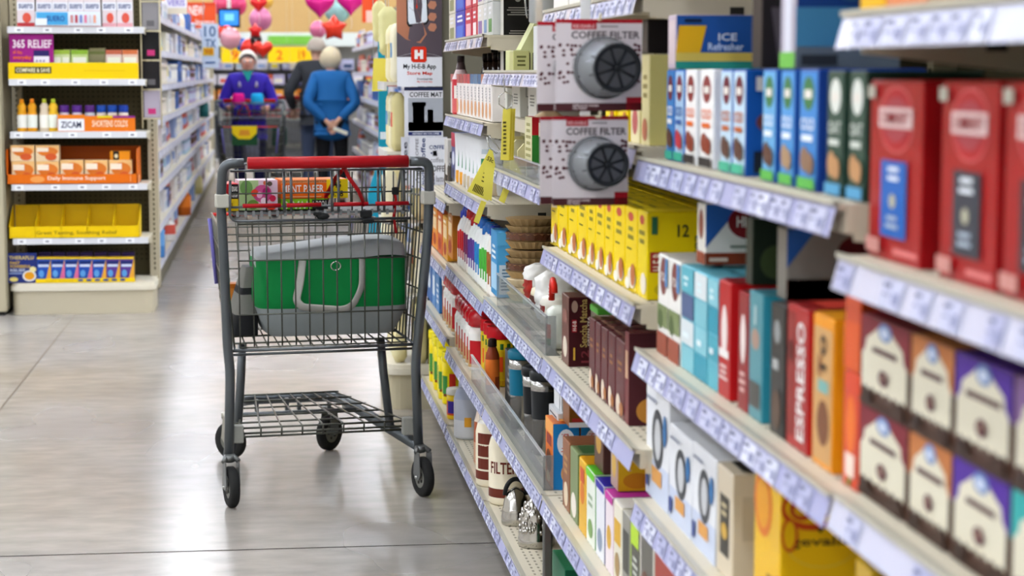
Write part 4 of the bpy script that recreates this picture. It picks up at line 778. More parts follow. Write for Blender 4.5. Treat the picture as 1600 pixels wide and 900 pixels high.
# ------------------------------------------------------------------ sign and mats at the far end of the run
sY = 7.45
s0 = onY(619,-70,sY); s1 = onY(691,135,sY)
t = empty('app_sign', ((s0[0]+s1[0])/2, sY, s1[2])); sw = s1[0]-s0[0]; sh_ = s0[2]-s1[2]
b = MB(); nn = 10
def cur(u_, v_, e=0): return (-sw/2+sw*u_, -.012*math.sin(math.pi*u_)-e, sh_*v_)
def patch(u0, v0, u1, v1, m, e):
    k = 8; vs = []
    for i in range(k+1):
        for v_ in (v0, v1): vs.append(cur(u0+(u1-u0)*i/k, v_, e))
    b.add(vs, [(2*i, 2*i+2, 2*i+3, 2*i+1) for i in range(k)], m)
patch(0,0,1,1,M('5a5058',.4),0); patch(0,0,1,.225,M('e6e8ee',.35),.0006)
vs = [cur(u_/10, .225+.035*math.sin(math.pi*u_/10), .0006) for u_ in range(11)]; b.add(vs, [tuple(range(11))], M('e6e8ee',.35))
def blob(pts, m, e): b.add([cur(x, y, e) for x, y in pts], [tuple(range(len(pts)))], m)
skin_ = M('b07458',.5)
blob([(0,.42), (.2,.36), (.52,.33), (.66,.40), (.55,.5), (.3,.7), (.22,.95), (.1,1), (0,1)], skin_, .001)
for k, vy in enumerate((.62,.53,.45)):
    blob([(.68,vy), (.74,vy+.035), (.86,vy+.03), (.88,vy), (.82,vy-.03), (.72,vy-.025)], M('bf8268',.5), .0022)
blob([(.22,.48), (.26,.455), (.66,.475), (.7,.5), (.64,1), (.2,1)], M('1a1a1c',.3), .0014)
blob([(.25,.5), (.28,.475), (.64,.492), (.67,.51), (.61,1), (.23,1)], M('dfe6ee',.2), .0018)
for k in range(7):
    x_ = .27+k*.055; blob([(x_,.64), (x_+.006,.64), (x_-.01,1), (x_-.016,1)], M('8a94a4'), .0022)
blob([(.44,.62), (.447,.62), (.43,.9), (.423,.9)], M('d0341c'), .0024); blob([(.42,.61), (.44,.59), (.46,.61), (.44,.63)], M('d0341c'), .0025)
for k in range(12): blob([(.26+k*.03,.73), (.272+k*.03,.73), (.272+k*.03,.738), (.26+k*.03,.738)], M('3a3a40'), .0024)
for k in range(10): blob([(.28+k*.03,.60-.03*math.sin(k*.35)), (.29+k*.03,.60-.03*math.sin(k*.35)), (.29+k*.03,.607-.03*math.sin(k*.35)), (.28+k*.03,.607-.03*math.sin(k*.35))], M('3a3a40'), .0024)
# red rounded badge with white letter shape
bz = [( .31+.34*x, .185+.12*y) for x, y in [(.12,0),(.88,0),(1,.12),(1,.88),(.88,1),(.12,1),(0,.88),(0,.12)]]; blob(bz, M('d83018',.35), .003)
for x0, x1, y0_, y1_ in ((.385,.455,.21,.28), (.505,.575,.21,.28), (.455,.505,.233,.257)): blob([(x0,y0_), (x1,y0_), (x1,y1_), (x0,y1_)], M('f4f0ee'), .0036)
def ctext(s_, u0, v0, u1, v1, m):
    tv, tf = text_geo(s_); b.add([cur(u0+(u1-u0)*x, v0+(v1-v0)*y, .0016) for x, y in tv], tf, m)
ctext('My H-E-B App',.14,.125,.86,.172,M('22242a')); ctext('Store Map',.22,.082,.78,.115,M('d83018'))
ctext('Download the',.44,.05,.78,.065,M('3a3c44')); ctext('My H-E-B App',.44,.028,.78,.042,M('d83018'))
b.build('printed_panel', t)
MB().box(-sw/2,sw/2,.001,.004,.02,sh_,M('8a8a8a',.4)).build('backing', t)
tag(t, 'curved store app sign with a hand holding a phone', 'sign')
def mat_sheet(px0, py0, px1, py1, Y, label, fn, nm='display_mat'):
    a, c_ = onY(px0, py1, Y), onY(px1, py0, Y); w, h = c_[0]-a[0], c_[2]-a[2]
    b = MB(); b.box(0, w, 0, .002, 0, h, M('e0e2ea',.4))
    def R(u0, v0, u1, v1, m, e=1): b.poly([(0,0), (1,0), (1,1), (0,1)], (w*u0, -.0004*e, h*v0), (1,0,0), (0,0,1), w*(u1-u0), h*(v1-v0), m)
    def T(s_, u0, v0, u1, v1, m, e=2, rot=False):
        if rot: b.text(s_, (w*u1, -.0004*e, h*v0), (0,0,1), (-1,0,0), h*(v1-v0), w*(u1-u0), m)
        else: b.text(s_, (w*u0, -.0004*e, h*v0), (1,0,0), (0,0,1), w*(u1-u0), h*(v1-v0), m)
    fn(b, R, T, w, h)
    tag(b.build(nm, None, a), label, 'mat')
def fm1(b, R, T, w, h):
    R(.0,.93,1,1,'232848'); R(.1,.78,1,.92,'dcdce2'); T('COFFEE MAT',.14,.80,.98,.90,'2a2a30')
    R(.1,.12,1,.78,'a8adb6'); R(.1,.12,1,.3,'d6d8de'); R(.22,.28,.52,.68,'4a4c52'); R(.26,.22,.54,.28,'3f4146'); R(.36,.34,.5,.52,'8a8c92'); R(.2,.62,.56,.7,'45474c'); R(.6,.28,.75,.55,'c4c7ce'); R(.7,.24,.95,.3,'8a8c90')
    R(.1,.03,.96,.1,'26306a'); T('ABSORBENT MAT FOR COFFEE',.2,.045,.9,.085,'dfe3f0')
mat_sheet(632,136,692,214,7.40,'packaged coffee mat with a pod coffee maker pictured',fm1)
def fm2(b, R, T, w, h):
    c1, c2 = '3a4a7a', '4a4a50'
    for s_, u0, v0, u1, v1, c_, ro in [('COFFEE',.52,.76,.98,.84,c1,False),('coffee',.55,.5,.9,.6,'9a9aa2',False),('COFFEE',.5,.32,.99,.44,c2,False),('coffee',.3,.5,.42,.98,c1,True),('COFFEE',.16,.55,.24,.98,'8a8a92',True),('café',.52,.05,.66,.3,c1,True),('COFFEE',.2,.1,.28,.48,c2,True),('latte',.7,.12,.95,.24,'8a8a92',False),('mocha',.3,.05,.42,.4,c1,True)]: T(s_,u0,v0,u1,v1,c_,2,ro)
    for k in range(8): R(.06+.1*k % .9,.02+.13*k % .9,.1+.1*k % .9,.05+.13*k % .9,c1)
    R(.6,.62,.74,.74,'b4b6c0'); R(.62,.63,.72,.73,'e6e8ee')
mat_sheet(640,214,699,294,7.385,'coffee pattern drying mat with blue and grey words',fm2)
def fm3(b, R, T, w, h):
    R(0,0,1,1,'3c3d38'); T('COFFEE',.2,.1,.8,.9,'c8c6b4',2,True)
mat_sheet(699,222,712,294,7.38,'narrow dark coffee word mat folded beside pattern mat',fm3)
def fm4(b, R, T, w, h):
    R(0,0,1,1,'d6d8e0'); T('coffee',.2,.1,.8,.9,'4a4a55',2,True)
mat_sheet(627,214,639,290,7.42,'pale folded mat edge left of the pattern mat',fm4)
# ------------------------------------------------------------------ shopping cart
GR = M('565b5e', .3, .5); GR2 = M('5e6264', .3, .6); WIRE = M('50524a', .32, .6); REDP = M('a01018', .35); BLK_ = M('1a1b1b', .6); GYP = M('8f8f88', .5)
def fillet(pts, r=.05, n=5):
    out = [Vector(pts[0])]
    for a, b, c in zip(pts, pts[1:], pts[2:]):
        a, b, c = Vector(a), Vector(b), Vector(c); r1 = min(r, (b-a).length*.49, (c-b).length*.49)
        p = b+(a-b).normalized()*r1; q = b+(c-b).normalized()*r1
        for k in range(n+1):
            t = k/n; out.append(p*(1-t)**2+b*2*t*(1-t)+q*t*t)
    out.append(Vector(pts[-1])); return out
def make_cart(loc, rz, label):
    t = empty('shopping_cart', loc, rz); wr = .0024
    zh = 1.015
    # frame tubes : left and right uprights running into the handle
    for sg in (-1, 1):
        ox = .012
        b = MB(); b.tube(fillet([(sg*.247+ox,-.03,zh), (sg*.305+ox,-.03,zh), (sg*.312+ox,0,zh-.10), (sg*.306+ox,0,.78), (sg*.286,0.0,.47), (sg*.279,.0,.40), (sg*.288,.0,.13)], .055), .0145, GR, 12)
        b.box(sg*.308+ox-.019, sg*.308+ox+.019, -.022, .020, .885, .925, M('b4b2a6', .4), .003)
        b.build('frame_tube', t)
        b = MB(); b.tube([(sg*.215,.22,.455), (sg*.222,.21,.35), (sg*.238,.19,.18)], .0135, GR, 10); b.build('front_strut', t)
    h = MB(); h.tube([(-.235+.012,-.03,zh), (.265-.012,-.03,zh)], .0175, REDP, 14); h.box(-.222,.252,-.034,-.026,zh+.0165,zh+.018,M('d04040',.3)); h.build('handle_grip', t)
    # basket shape functions
    Lb = .86
    def hw(y, z):                                     # half width
        k = y/Lb; return (.300-.062*k)-(.030)*max(0, (.84-z))/.37
    def cxo(z): return .006
    def zb(y): return .465+.055*y/Lb
    def zt(y): return .985 if y < .24 else (.985-(.985-.80)*min(1, (y-.24)/.10))
    for sg in (-1, 1):
        b = MB()
        y = .03
        while y < Lb+.001:
            z0, z1 = zb(y), zt(y); n = 3
            pts = [(cxo(0)+sg*hw(y, z0+(z1-z0)*k/n), y, z0+(z1-z0)*k/n) for k in range(n+1)]
            b.tube(pts, wr, WIRE, 6); y += .0345
        for z in (.54, .63, .72, .80):
            b.tube([(cxo(0)+sg*(hw(0,z)+.002), .015, z), (cxo(0)+sg*(hw(Lb,z)+.002), Lb, z+.01)], wr*1.15, WIRE, 6)
        b.tube([(cxo(0)+sg*hw(yy, zt(yy)), yy, zt(yy)) for yy in (.0,.1,.23,.25,.29,.33,.36,.5,Lb)], .0042, GR2, 8)
        b.tube([(cxo(0)+sg*hw(yy, .91), yy, .91) for yy in (.0,.12,.27)], wr*1.1, WIRE, 6)
        b.tube([(cxo(0)+sg*hw(yy, zb(yy)), yy, zb(yy)) for yy in (0,.4,Lb)], .004, GR2, 8)
        b.build('side_panel', t)
    b = MB()                                           # front panel
    for k in range(13):
        u = -1+2*k/12; z0, z1 = zb(Lb), .80
        b.tube([(cxo(0)+u*hw(Lb,z0), Lb, z0), (cxo(0)+u*hw(Lb,z1), Lb+.02, z1)], wr, WIRE, 6)
    for z in (.523,.56,.62,.68,.71,.735,.76): b.tube([(cxo(0)-hw(Lb,z), Lb+.005, z), (cxo(0)+hw(Lb,z), Lb+.005, z)], wr*1.1, WIRE, 6)
    b.build('front_panel', t)
    MB().tube([(cxo(0)-hw(Lb,.8), Lb+.02, .803), (cxo(0)+hw(Lb,.8), Lb+.02, .803)], .0055, M('c8281e', .35), 8).build('front_rim', t)
    for sg in (-1, 1): MB().tube([(cxo(0)+sg*(hw(Lb,.8)+.008), Lb+.012, .79), (cxo(0)+sg*(hw(Lb,.56)+.008), Lb+.012, .57)], .0065, M('6a64a8', .5), 8).build('corner_bumper', t)
    b = MB()                                           # basket floor
    for k in range(17):
        u = -1+2*k/16; b.tube([(cxo(0)+u*hw(0,zb(0)), 0, zb(0)), (cxo(0)+u*hw(Lb,zb(Lb)), Lb, zb(Lb))], wr, WIRE, 6)
    for k in range(9):
        y = k*Lb/8; b.tube([(cxo(0)-hw(y,zb(y)), y, zb(y)-.003), (cxo(0)+hw(y,zb(y)), y, zb(y)-.003)], wr*1.3, WIRE, 6)
    b.tube([(-.275,0,.462), (.28,0,.462)], .005, GR2, 8); b.tube([(-.275,.02,.447), (.28,.02,.447)], .004, GR2, 8); b.build('basket_floor', t)
    g = MB()                                           # rear gate
    for k in range(13):
        u = -.247+.498*k/12; g.tube([(u*1.01, .008, .845), (u, .008, .468)], wr, WIRE, 6)
    for z in (.845,.835,.80,.727,.567,.47): g.tube([(-.25,.004,z), (.256,.004,z)], wr*(1.5 if z > .81 else 1), WIRE, 6)
    g.build('rear_gate', t)
    f_ = MB()                                          # child seat flap : looped wires below the handle
    f_.tube(fillet([(-.272,-.012,.965), (-.276,-.012,.845), (.262,-.012,.845)], .03), .0042, GR2, 8)
    f_.tube([(-.272,-.014,.992), (.30,-.014,.992)], .0035, GR2, 8)
    for u in (-.115,-.094,.027,.047,.166,.184,.243): f_.tube([(u,-.012,.995), (u,-.012,.868)], .0042, GR2, 8)
    for u in (-.225,-.165,-.04,-.02,.09,.12,.215): f_.tube([(u,.0,.985), (u,.004,.87)], wr, WIRE, 6)
    f_.tube([(-.27,-.008,.886), (.27,-.008,.886)], .0035, GR2, 8); f_.tube([(-.27,-.002,.925), (.27,-.002,.925)], wr, WIRE, 6)
    f_.build('seat_flap', t)
    for u0, u1 in ((-.237,-.125), (-.108,-.006), (.032,.135), (.158,.258)): MB().tube([(u0,-.014,.890), (u1,-.014,.890)], .0062, REDP, 10).build('leg_guard', t)
    s = MB(); s.box(-.262,.262,.0,.20,.862,.869,M('6c6f70',.5))
    for k in range(22): s.box(-.255+k*.0235,-.247+k*.0235,-.003,.0,.857,.874,M('8a8d8d',.5))
    s.build('child_seat', t)
    s = MB()
    for k in range(10):
        u = -.22+k*.049; s.tube([(u,.20,.87), (u,.235,1.0)], wr, WIRE, 6)
    s.tube([(-.25,.235,1.0), (.25,.235,1.0)], .004, GR2, 8); s.tube([(-.235,.215,.925), (.235,.215,.925)], wr, WIRE, 6); s.build('seat_back', t)
    s = MB(); RB = M('a01418', .6)
    s.tube([(.065,-.02,.998), (.075,-.03,.97), (.105,-.02,.93), (.125,-.014,.885)], .0105, RB, 8, flat=.25)
    s.tube([(.065,-.02,.998), (.045,.01,.97), (.022,.02,.925), (.015,.06,.875)], .0105, RB, 8, flat=.25); s.build('seat_belt', t); s = MB()
    s.tube([(.215,-.004,.93), (.222,.0,.90), (.215,.0,.85), (.222,.0,.80)], .006, RB, 8, flat=.4); s.build('seat_belt', t)
    s = MB(); s.box(.11,.145,-.026,-.012,.85,.872,BLK_,.003); s.box(.116,.15,-.026,-.016,.832,.846,BLK_,.003); s.box(.209,.229,-.012,.0,.915,.938,BLK_,.003); s.ball((-.002,-.02,.856),.013,BLK_,8,(1.6,.6,.8)); s.box(-.03,-.005,-.026,-.014,.858,.868,BLK_,.002); s.build('buckle', t)
    # base frame, lower rack
    b = MB()
    b.tube(fillet([(-.288,0,.15), (-.165,.72,.195), (.165,.72,.195), (.288,0,.15)], .07), .0175, GR, 12)
    b.tube([(-.2,.5,.183), (.2,.5,.183)], .008, GR2, 8); b.build('base_frame', t)
    b = MB()
    for z, y in ((.224,.03), (.208,.03), (.195,.045)): b.tube([(-.268,y,z), (.268,y,z)], .0035, WIRE, 6)
    for k in range(9):
        u = -1+2*k/8; b.tube([(u*.25,.03,.197), (u*.25,.025,.222), (u*.25,.05,.226), (u*.155,.70,.212)], .0028, WIRE, 6)
    for y in (.14,.27,.42,.56,.69): w_ = .27-.155*y; b.tube([(-w_,y,.222-.01*y), (w_,y,.222-.01*y)], .0032, WIRE, 6)
    b.build('lower_rack', t)
    for sg in (-1, 1): MB().box(sg*.258-.017, sg*.258+.017, .005, .035, .183, .237, GYP, .003).build('rack_clip', t)
    for sg in (-1, 1): MB().box(sg*.02-.006, sg*.02+.006, .62, .64, .17, .21, GR).box(sg*.12-.006, sg*.12+.006, .62, .64, .17, .21, GR).build('rack_bracket', t)
    # casters
    def caster(x, y, yaw, cz=.145, r=.061, fc='6a6c6a'):
        o = empty('caster', (x, y, 0), yaw); o.parent = t
        fm_ = M(fc, .4, .5); k = MB()
        for s_ in (-1, 1): k.prism([(-.3,1), (.3,1), (.45,.1), (.2,-.12), (-.2,-.12), (-.42,.1)], (s_*.020-.0015, -.03, .062), (0,1,0), (0,0,1), (1,0,0), .055, cz-.062-.008, .003, fm_)
        k.tube([(-.022,-.03,cz-.008), (-.012,-.012,cz+.004), (.012,-.012,cz+.004), (.022,-.03,cz-.008)], .008, fm_, 8); k.lathe([(.016,cz-.012), (.016,cz+.008)], fm_, 12, 0, -.01)
        k.build('fork', o)
        m = MB(); ty = M('262625', .75); n = 26; prof = [(.55,-.0125), (.9,-.0135), (1,-.008), (1,.008), (.9,.0135), (.55,.0125)]; vs = []
        for rr, xx in prof:
            for j in range(n): a = 2*math.pi*j/n; vs.append((xx, -.028+r*rr*math.cos(a), r+r*rr*math.sin(a)))
        m.add(vs, [(i*n+j, i*n+(j+1) % n, (i+1)*n+(j+1) % n, (i+1)*n+j) for i in range(5) for j in range(n)], ty, True)
        for s_ in (-1, 1):
            c_ = (s_*.0115, -.028, r); vs = [c_]+[(s_*.0105, -.028+r*.58*math.cos(2*math.pi*j/n), r+r*.58*math.sin(2*math.pi*j/n)) for j in range(n)]
            m.add(vs, [(0, 1+j, 1+(j+1) % n) for j in range(n)], M('77776f', .5))
            for q in range(5):
                a = q*1.257; m.box(s_*.0125-.001, s_*.0125+.001, -.028+r*.3*math.cos(a)-.004, -.028+r*.3*math.cos(a)+.004, r+r*.3*math.sin(a)-.004, r+r*.3*math.sin(a)+.004, M('3a3a38',.6))
        m.tube([(-.026,-.028,r), (.026,-.028,r)], .0042, M('a8a8a4',.3,.9), 8); m.build('wheel', o)
    caster(-.288, -.0, .12); caster(.288, .0, .22); caster(-.215, .74, .75, fc='a8a498'); caster(.125, .76, 2.3)
    b = MB(); 
    for sg in (-1, 1): b.prism([(0,0), (1,0), (1,.5), (.4,1), (0,1)], (sg*.19-.004, .68, .14), (0,1,0), (0,0,1), (1,0,0), .075, .06, .008, M('9a988c',.5))
    b.build('caster_plate', t)
    return tag(t, label, 'shopping cart')
CL = (.152, 5.888, 0); CR_ = math.radians(8)
cart = make_cart(CL, CR_, 'grey wire shopping cart with red handle standing alone in aisle')
def cl(u, v, z):      # cart-local to world
    c, s = math.cos(CR_), math.sin(CR_); return (CL[0]+u*c-v*s, CL[1]+u*s+v*c, z)
# items in the child seat
def seat_box(name, u0, u1, z0, z1, dep, v, col, dec, label):
    w = u1-u0; b = carton(.001, w, z1-z0, col, [], None)
    b = MB(); b.box(-w/2, w/2, 0, dep, 0, z1-z0, M(col,.35), .001)
    for q in dec:
        kd, a, c, a2, c2, m = q[:6]; e = -.0004*(1+dec.index(q) % 14); o = (-w/2+w*a, e, (z1-z0)*c); W_, H_ = w*(a2-a), (z1-z0)*(c2-c)
        if kd == 'r': b.poly([(0,0), (1,0), (1,1), (0,1)], o, (1,0,0), (0,0,1), W_, H_, m)
        if kd == 'e': b.poly([(.5+.5*math.cos(k*.449), .5+.5*math.sin(k*.449)) for k in range(14)], o, (1,0,0), (0,0,1), W_, H_, m)
        if kd == 't': b.text(q[6], o, (1,0,0), (0,0,1), W_, H_, m)
        if kd == 'm': b.text(q[6], (o[0]+W_, o[1], o[2]+H_), (-1,0,0), (0,0,-1), W_, H_, m)
    tag(b.build(name, None, cl((u0+u1)/2, v, z0), CR_), label, 'box')
random.seed(11)
flow = [('r',0,0,.5,1,'a9c48a'),('r',.5,0,1,1,'dcc0d0'),('e',.02,.5,.35,1,'6f9a54'),('e',.2,.02,.5,.35,'6a8a3a'),('e',.35,.25,.85,.85,'c8508a'),('e',.3,.45,.5,.7,'d8402c'),('e',.45,.4,.6,.62,'e8a0c4'),('e',.6,.5,.8,.75,'a8206a'),('e',.55,.2,.72,.42,'e8d0dc'),('e',.78,.28,.95,.5,'c8244a'),('e',.72,.8,.86,.96,'5a4a40'),('e',.62,.84,.72,.98,'d86a4a'),('e',.7,0,.95,.22,'d8341c'),('e',.42,.02,.6,.2,'c8c890')]
seat_box('tissue_box', -.241, -.128, .874, .962, .10, .03, 'd6c4d0', flow, 'flower printed tissue box in the cart child seat')
seat_box('towel_box', -.285, -.243, .872, .952, .14, .04, 'c8202a', [('r',0,0,1,.45,'e8c81c'),('r',.35,.45,1,.98,'1c1a1c'),('t',.45,.72,.95,.9,'f2efe9','TEXAS'),('t',.5,.5,.95,.66,'f2efe9','TOUGH'),('r',.2,.1,.6,.3,'b08a1a')], 'red and yellow carton at left end of child seat')
seat_box('paper_roll_box', -.118, .022, .874, .905, .17, .03, '7fb822', [('m',.08,.05,.62,.8,'e4ecd0','WAX'),('r',.66,.0,1,.9,'1d1c1e'),('m',.68,.2,.98,.8,'ecebe6','TOUGH')], 'green wax paper box upside down in cart child seat')
seat_box('paper_roll_box', -.118, .082, .906, .962, .12, .03, 'ea6a14', [('r',0,.82,.72,1,'e0905a'),('t',0,.86,.7,.94,'7a3a1a','HEAVYWEIGHT NONSTICK'),('t',.02,.3,.64,.72,'f4efe6','MENT PAPER'),('r',.02,.08,.6,.12,'f0c090'),('r',.68,0,1,1,'ecd416'),('t',.76,.55,.9,.88,'2a2a16','.45'),('t',.74,.08,.93,.4,'2a2a16','4.18'),('r',.64,0,.7,.3,'c42018')], 'orange parchment paper box with yellow price panel in child seat')
# ---- green insulated bag
def softbox(W_, D_, Hh, zfun, bulge, nu=28, nv=16):
    vs = []
    for j in range(nv+1):
        q = j/nv
        for i in range(nu):
            a = 2*math.pi*i/nu; ex = .32; sx = math.copysign(abs(math.cos(a))**ex, math.cos(a)); sy = math.copysign(abs(math.sin(a))**ex, math.sin(a))
            k = zfun(q); wob = 1+.012*math.sin(5*a+9*q)+.01*math.sin(11*a-5*q)
            vs.append((W_/2*sx*k*wob, D_/2*sy*(k*.9+bulge*math.sin(math.pi*q))*wob, Hh*q))
    return vs, nu, nv
t = empty('insulated_bag', cl(.045, .19, .487), CR_)
vs, nu, nv = softbox(.462, .27, .232, lambda q: .82+.18*min(1, (q*2.2))**.6 if q < .8 else 1-.01*(q-.8)*5, .08)
GN = M('0c7a3a', .75, var=.08, scale=20); GY = M('8d9494', .8, var=.1, scale=15)
b = MB(); fs = [(j*nu+i, j*nu+(i+1) % nu, (j+1)*nu+(i+1) % nu, (j+1)*nu+i) for j in range(nv) for i in range(nu)]
b.add(vs, fs, GN, True); g_ = b.mi(GY)
for k in range(len(fs)):
    if k//nu < 6: b.m[k] = g_
b.add(vs[:nu], [tuple(reversed(range(nu)))], GY); b.build('body', t)
vs2 = [(x*1.0, y*1.0, .232) for x, y, z in vs[-nu:]]
top = MB(); rings = [(1.0,.228), (1.0,.245), (.99,.262), (.95,.272), (.8,.276)]
tv = []
for k_, z_ in rings:
    for x, y, z in vs[-nu:]: tv.append((x*k_, y*k_, z_-.010*max(0, -x/.23-.2)+.010*math.sin(x*9)+.004*math.sin(x*25+y*20)))
top.add(tv, [(j*nu+i, j*nu+(i+1) % nu, (j+1)*nu+(i+1) % nu, (j+1)*nu+i) for j in range(4) for i in range(nu)]+[tuple(4*nu+i for i in range(nu))], M('a3a6a6', .7, var=.1, scale=12), True)
top.build('lid', t)
yf = -.150
st = MB(); SM = M('a5a49c', .8)
st.tube(fillet([(-.098,yf+.012,.232), (-.108,yf-.006,.17), (-.122,yf-.010,.115), (-.105,yf-.014,.095), (.02,yf-.014,.083), (.052,yf-.012,.098), (.078,yf-.006,.15), (.083,yf+.012,.232)], .02), .0125, SM, 8, flat=.25)
st.build('handle_strap', t)
rg = MB(); rg.tube([(.0+.015*math.cos(k*.5236), yf-.004, .215+.013*math.sin(k*.5236)) for k in range(12)], .0022, M('c8c8c0', .2, 1), 6, True); rg.build('ring', t)
tag(t, 'green and grey insulated shopping bag in the cart basket', 'bag')
t = empty('folded_bag', cl(-.215, .26, .487), CR_)
b = MB(); vs, nu, nv = softbox(.085, .24, .20, lambda q: 1.05-.6*q, .06, 20, 10); fs = [(j*nu+i, j*nu+(i+1) % nu, (j+1)*nu+(i+1) % nu, (j+1)*nu+i) for j in range(nv) for i in range(nu)]
b.add([(x+.03*(z/.2), y, z) for x, y, z in vs], fs, M('77766f', .8, var=.1, scale=15), True)
for k in range(len(fs)):
    j = k//nu
    if j < 3: b.m[k] = b.mi(M('1a1b1c', .6))
    if j in (6,): b.m[k] = b.mi(M('202022', .7))
b.add([(x+.03, y, z) for x, y, z in vs[-nu:]], [tuple(range(nu))], M('1a1b1c', .6)); b.build('body', t)
tag(t, 'small grey and black folded bag leaning on the green bag', 'bag')
place('juice_carton', carton(.06,.05,.075,'b4601c',[('N','r',.2,.2,.9,.8,'c87a30')]), cl(-.205, .60, .525), 'orange brown box low at front left of the cart basket', 'box', rz=CR_)
# ------------------------------------------------------------------ left end cap (frontal shelves with cold remedies)
LY = 10.67; k_ = LY/F
def LX(px): return onY(px, 300, LY)[0]
def LZ(py): return onY(120, py, LY)[2]
BE = M('bfb69e', .5); BE2 = M('d8d2c0', .45); PEGB = M('57503a', .8)
lc = empty('endcap_shelving', (LX(126), LY, 0)); tag(lc, 'beige end cap shelving with cold remedies at left', 'shelving'); LCX = LX(126)
hwL = .36
b = MB()
for j, (z0, z1, ex, col) in enumerate([(0,.125,.0,BE), (.125,.150,.012,BE2), (.150,.165,.004,BE2)]):
    n = 8; pts = []
    w2, dd = hwL+.008+ex, .40+ex
    out = [(-w2,0.40)]+[(-w2+.05-.05*math.cos(a*math.pi/16), .05-ex-.05*math.sin(a*math.pi/16)) for a in range(9)]+[(w2-.05+.05*math.sin(a*math.pi/16), .05-ex-.05*math.cos(a*math.pi/16)) for a in range(9)]+[(w2,0.40)]
    k = len(out); b.add([(x,y,z0) for x, y in out]+[(x,y,z1) for x, y in out], [tuple(range(k, 2*k)), tuple(reversed(range(k)))]+[(i, (i+1) % k, k+(i+1) % k, k+i) for i in range(k)], col)
b.box(-hwL, hwL, .02, .40, -.0, .006, M('2a2a28'))
b.build('base', lc)
pb_ = MB(); pb_.box(-hwL, hwL, .40, .42, .1, 2.3, PEGB)
for i in range(26):
    for j in range(62): pb_.box(-hwL+.02+i*.027, -.352+.02+i*.027, .3992, .3998, .25+j*.027, .257+j*.027, M('2e2a1e', .9))
pb_.build('pegboard', lc)
for sg in (-1, 1):
    u_ = MB(); u_.box(sg*(hwL-.012)-.026+(.012 if sg > 0 else -.012), sg*(hwL-.012)+.026+(.012 if sg > 0 else -.012), .34, .43, .1, 2.3, BE)
    for k in range(70): u_.box(sg*hwL-.004, sg*hwL+.004, .3385, .3398, .2+k*.027, .214+k*.027, M('4a4434'))
    u_.build('upright', lc)
LS = [1.512, 1.240, .965, .690, .405]
for z in LS:
    s = MB(); s.box(-hwL+.005, hwL-.01, .0, .39, -.012, 0, BE2); s.prism([(0,0), (1,0), (1,-1), (0,-.35)], (hwL-.016, .02, -.012), (0,1,0), (0,0,1), (1,0,0), .37, .05, .004, BE); s.prism([(0,0), (1,0), (1,-1), (0,-.35)], (-hwL+.008, .02, -.012), (0,1,0), (0,0,1), (1,0,0), .37, .05, .004, BE); so = s.build('shelf', lc, (0, 0, z))
    r_ = MB(); r_.box(-hwL+.005, hwL-.012, -.008, 0, -.032, .002, M('d9dade', .3))
    for q in range(5):
        x = -hwL+.04+q*.14+random.uniform(-.02,.03); r_.box(x, x+.045, -.0095, -.008, -.028, -.002, M('f0f1f4')); r_.box(x+.012, x+.03, -.0101, -.0095, -.02, -.012, M('77798a'))
    r_.build('price_rail', so)
def fplace(px0, px1, py0, py1, col, dec, label, name, cat='carton', dep=.06, back=.0, mb=None, zbase=None, rough=.35):
    """front-facing box on the end cap measured on its front plane"""
    Y = LY+.012+back; a = onY(px0, py1, Y); c_ = onY(px1, py0, Y); w = c_[0]-a[0]; h = c_[2]-(zbase if zbase is not None else a[2])
    b = MB(); b.box(-w/2, w/2, 0, dep, 0, h, M(col, rough), .001)
    for i, q in enumerate(dec):
        kd, u0, v0, u1, v1, m = q[:6]; e = -.0007*(1+i % 14); o = (-w/2+w*u0, e, h*v0); W_, H_ = w*(u1-u0), h*(v1-v0)
        if kd == 'r': b.poly([(0,0), (1,0), (1,1), (0,1)], o, (1,0,0), (0,0,1), W_, H_, m)
        if kd == 'e': b.poly([(.5+.5*math.cos(k*.449), .5+.5*math.sin(k*.449)) for k in range(14)], o, (1,0,0), (0,0,1), W_, H_, m)
        if kd == 'p': b.poly(q[6], o, (1,0,0), (0,0,1), W_, H_, m)
        if kd == 't': b.text(q[6], o, (1,0,0), (0,0,1), W_, H_, m)
    return tag(b.build(name, None, ((a[0]+c_[0])/2, Y, zbase if zbase is not None else a[2])), label, cat)
# top shelf : white/red boxes
for k, (a, c_) in enumerate([(27,53), (57,81), (83,105), (107,130), (132,156), (160,181), (183,206)]):
    fplace(a, c_, -20, 34, 'e3d6da', [('r',0,.72,1,1,'b8486a'),('r',.0,.42,1,.62,'e8eaf2'),('t',.1,.46,.9,.58,'3c4a80','suero'),('e',.3,.1,.8,.36,'d85a4a'),('r',0,0,1,.1,'b83a40' if k == 0 else 'd8a0a8')], f'white and pink electrolyte box on top shelf, {ORD[k]} from left', 'electrolyte_box', zbase=1.513)
fplace(55, 157, 18, 40, 'dfe8f0', [('r',.02,.05,.5,.95,'4aa4d8'),('r',.02,.05,.18,.5,'e8f0f6'),('t',.18,.3,.45,.7,'2a4a9a','SUERO')]+[('r',.54+.07*k,.2,.58+.07*k,.75,c) for k, c in enumerate(('c88a8a','b84a5a','7a8ac8','d87a9a','d8d0d8','e0a08a'))], 'white and blue strip sign clipped over top shelf edge', 'shelf_sign', 'sign', dep=.003, back=-.03)
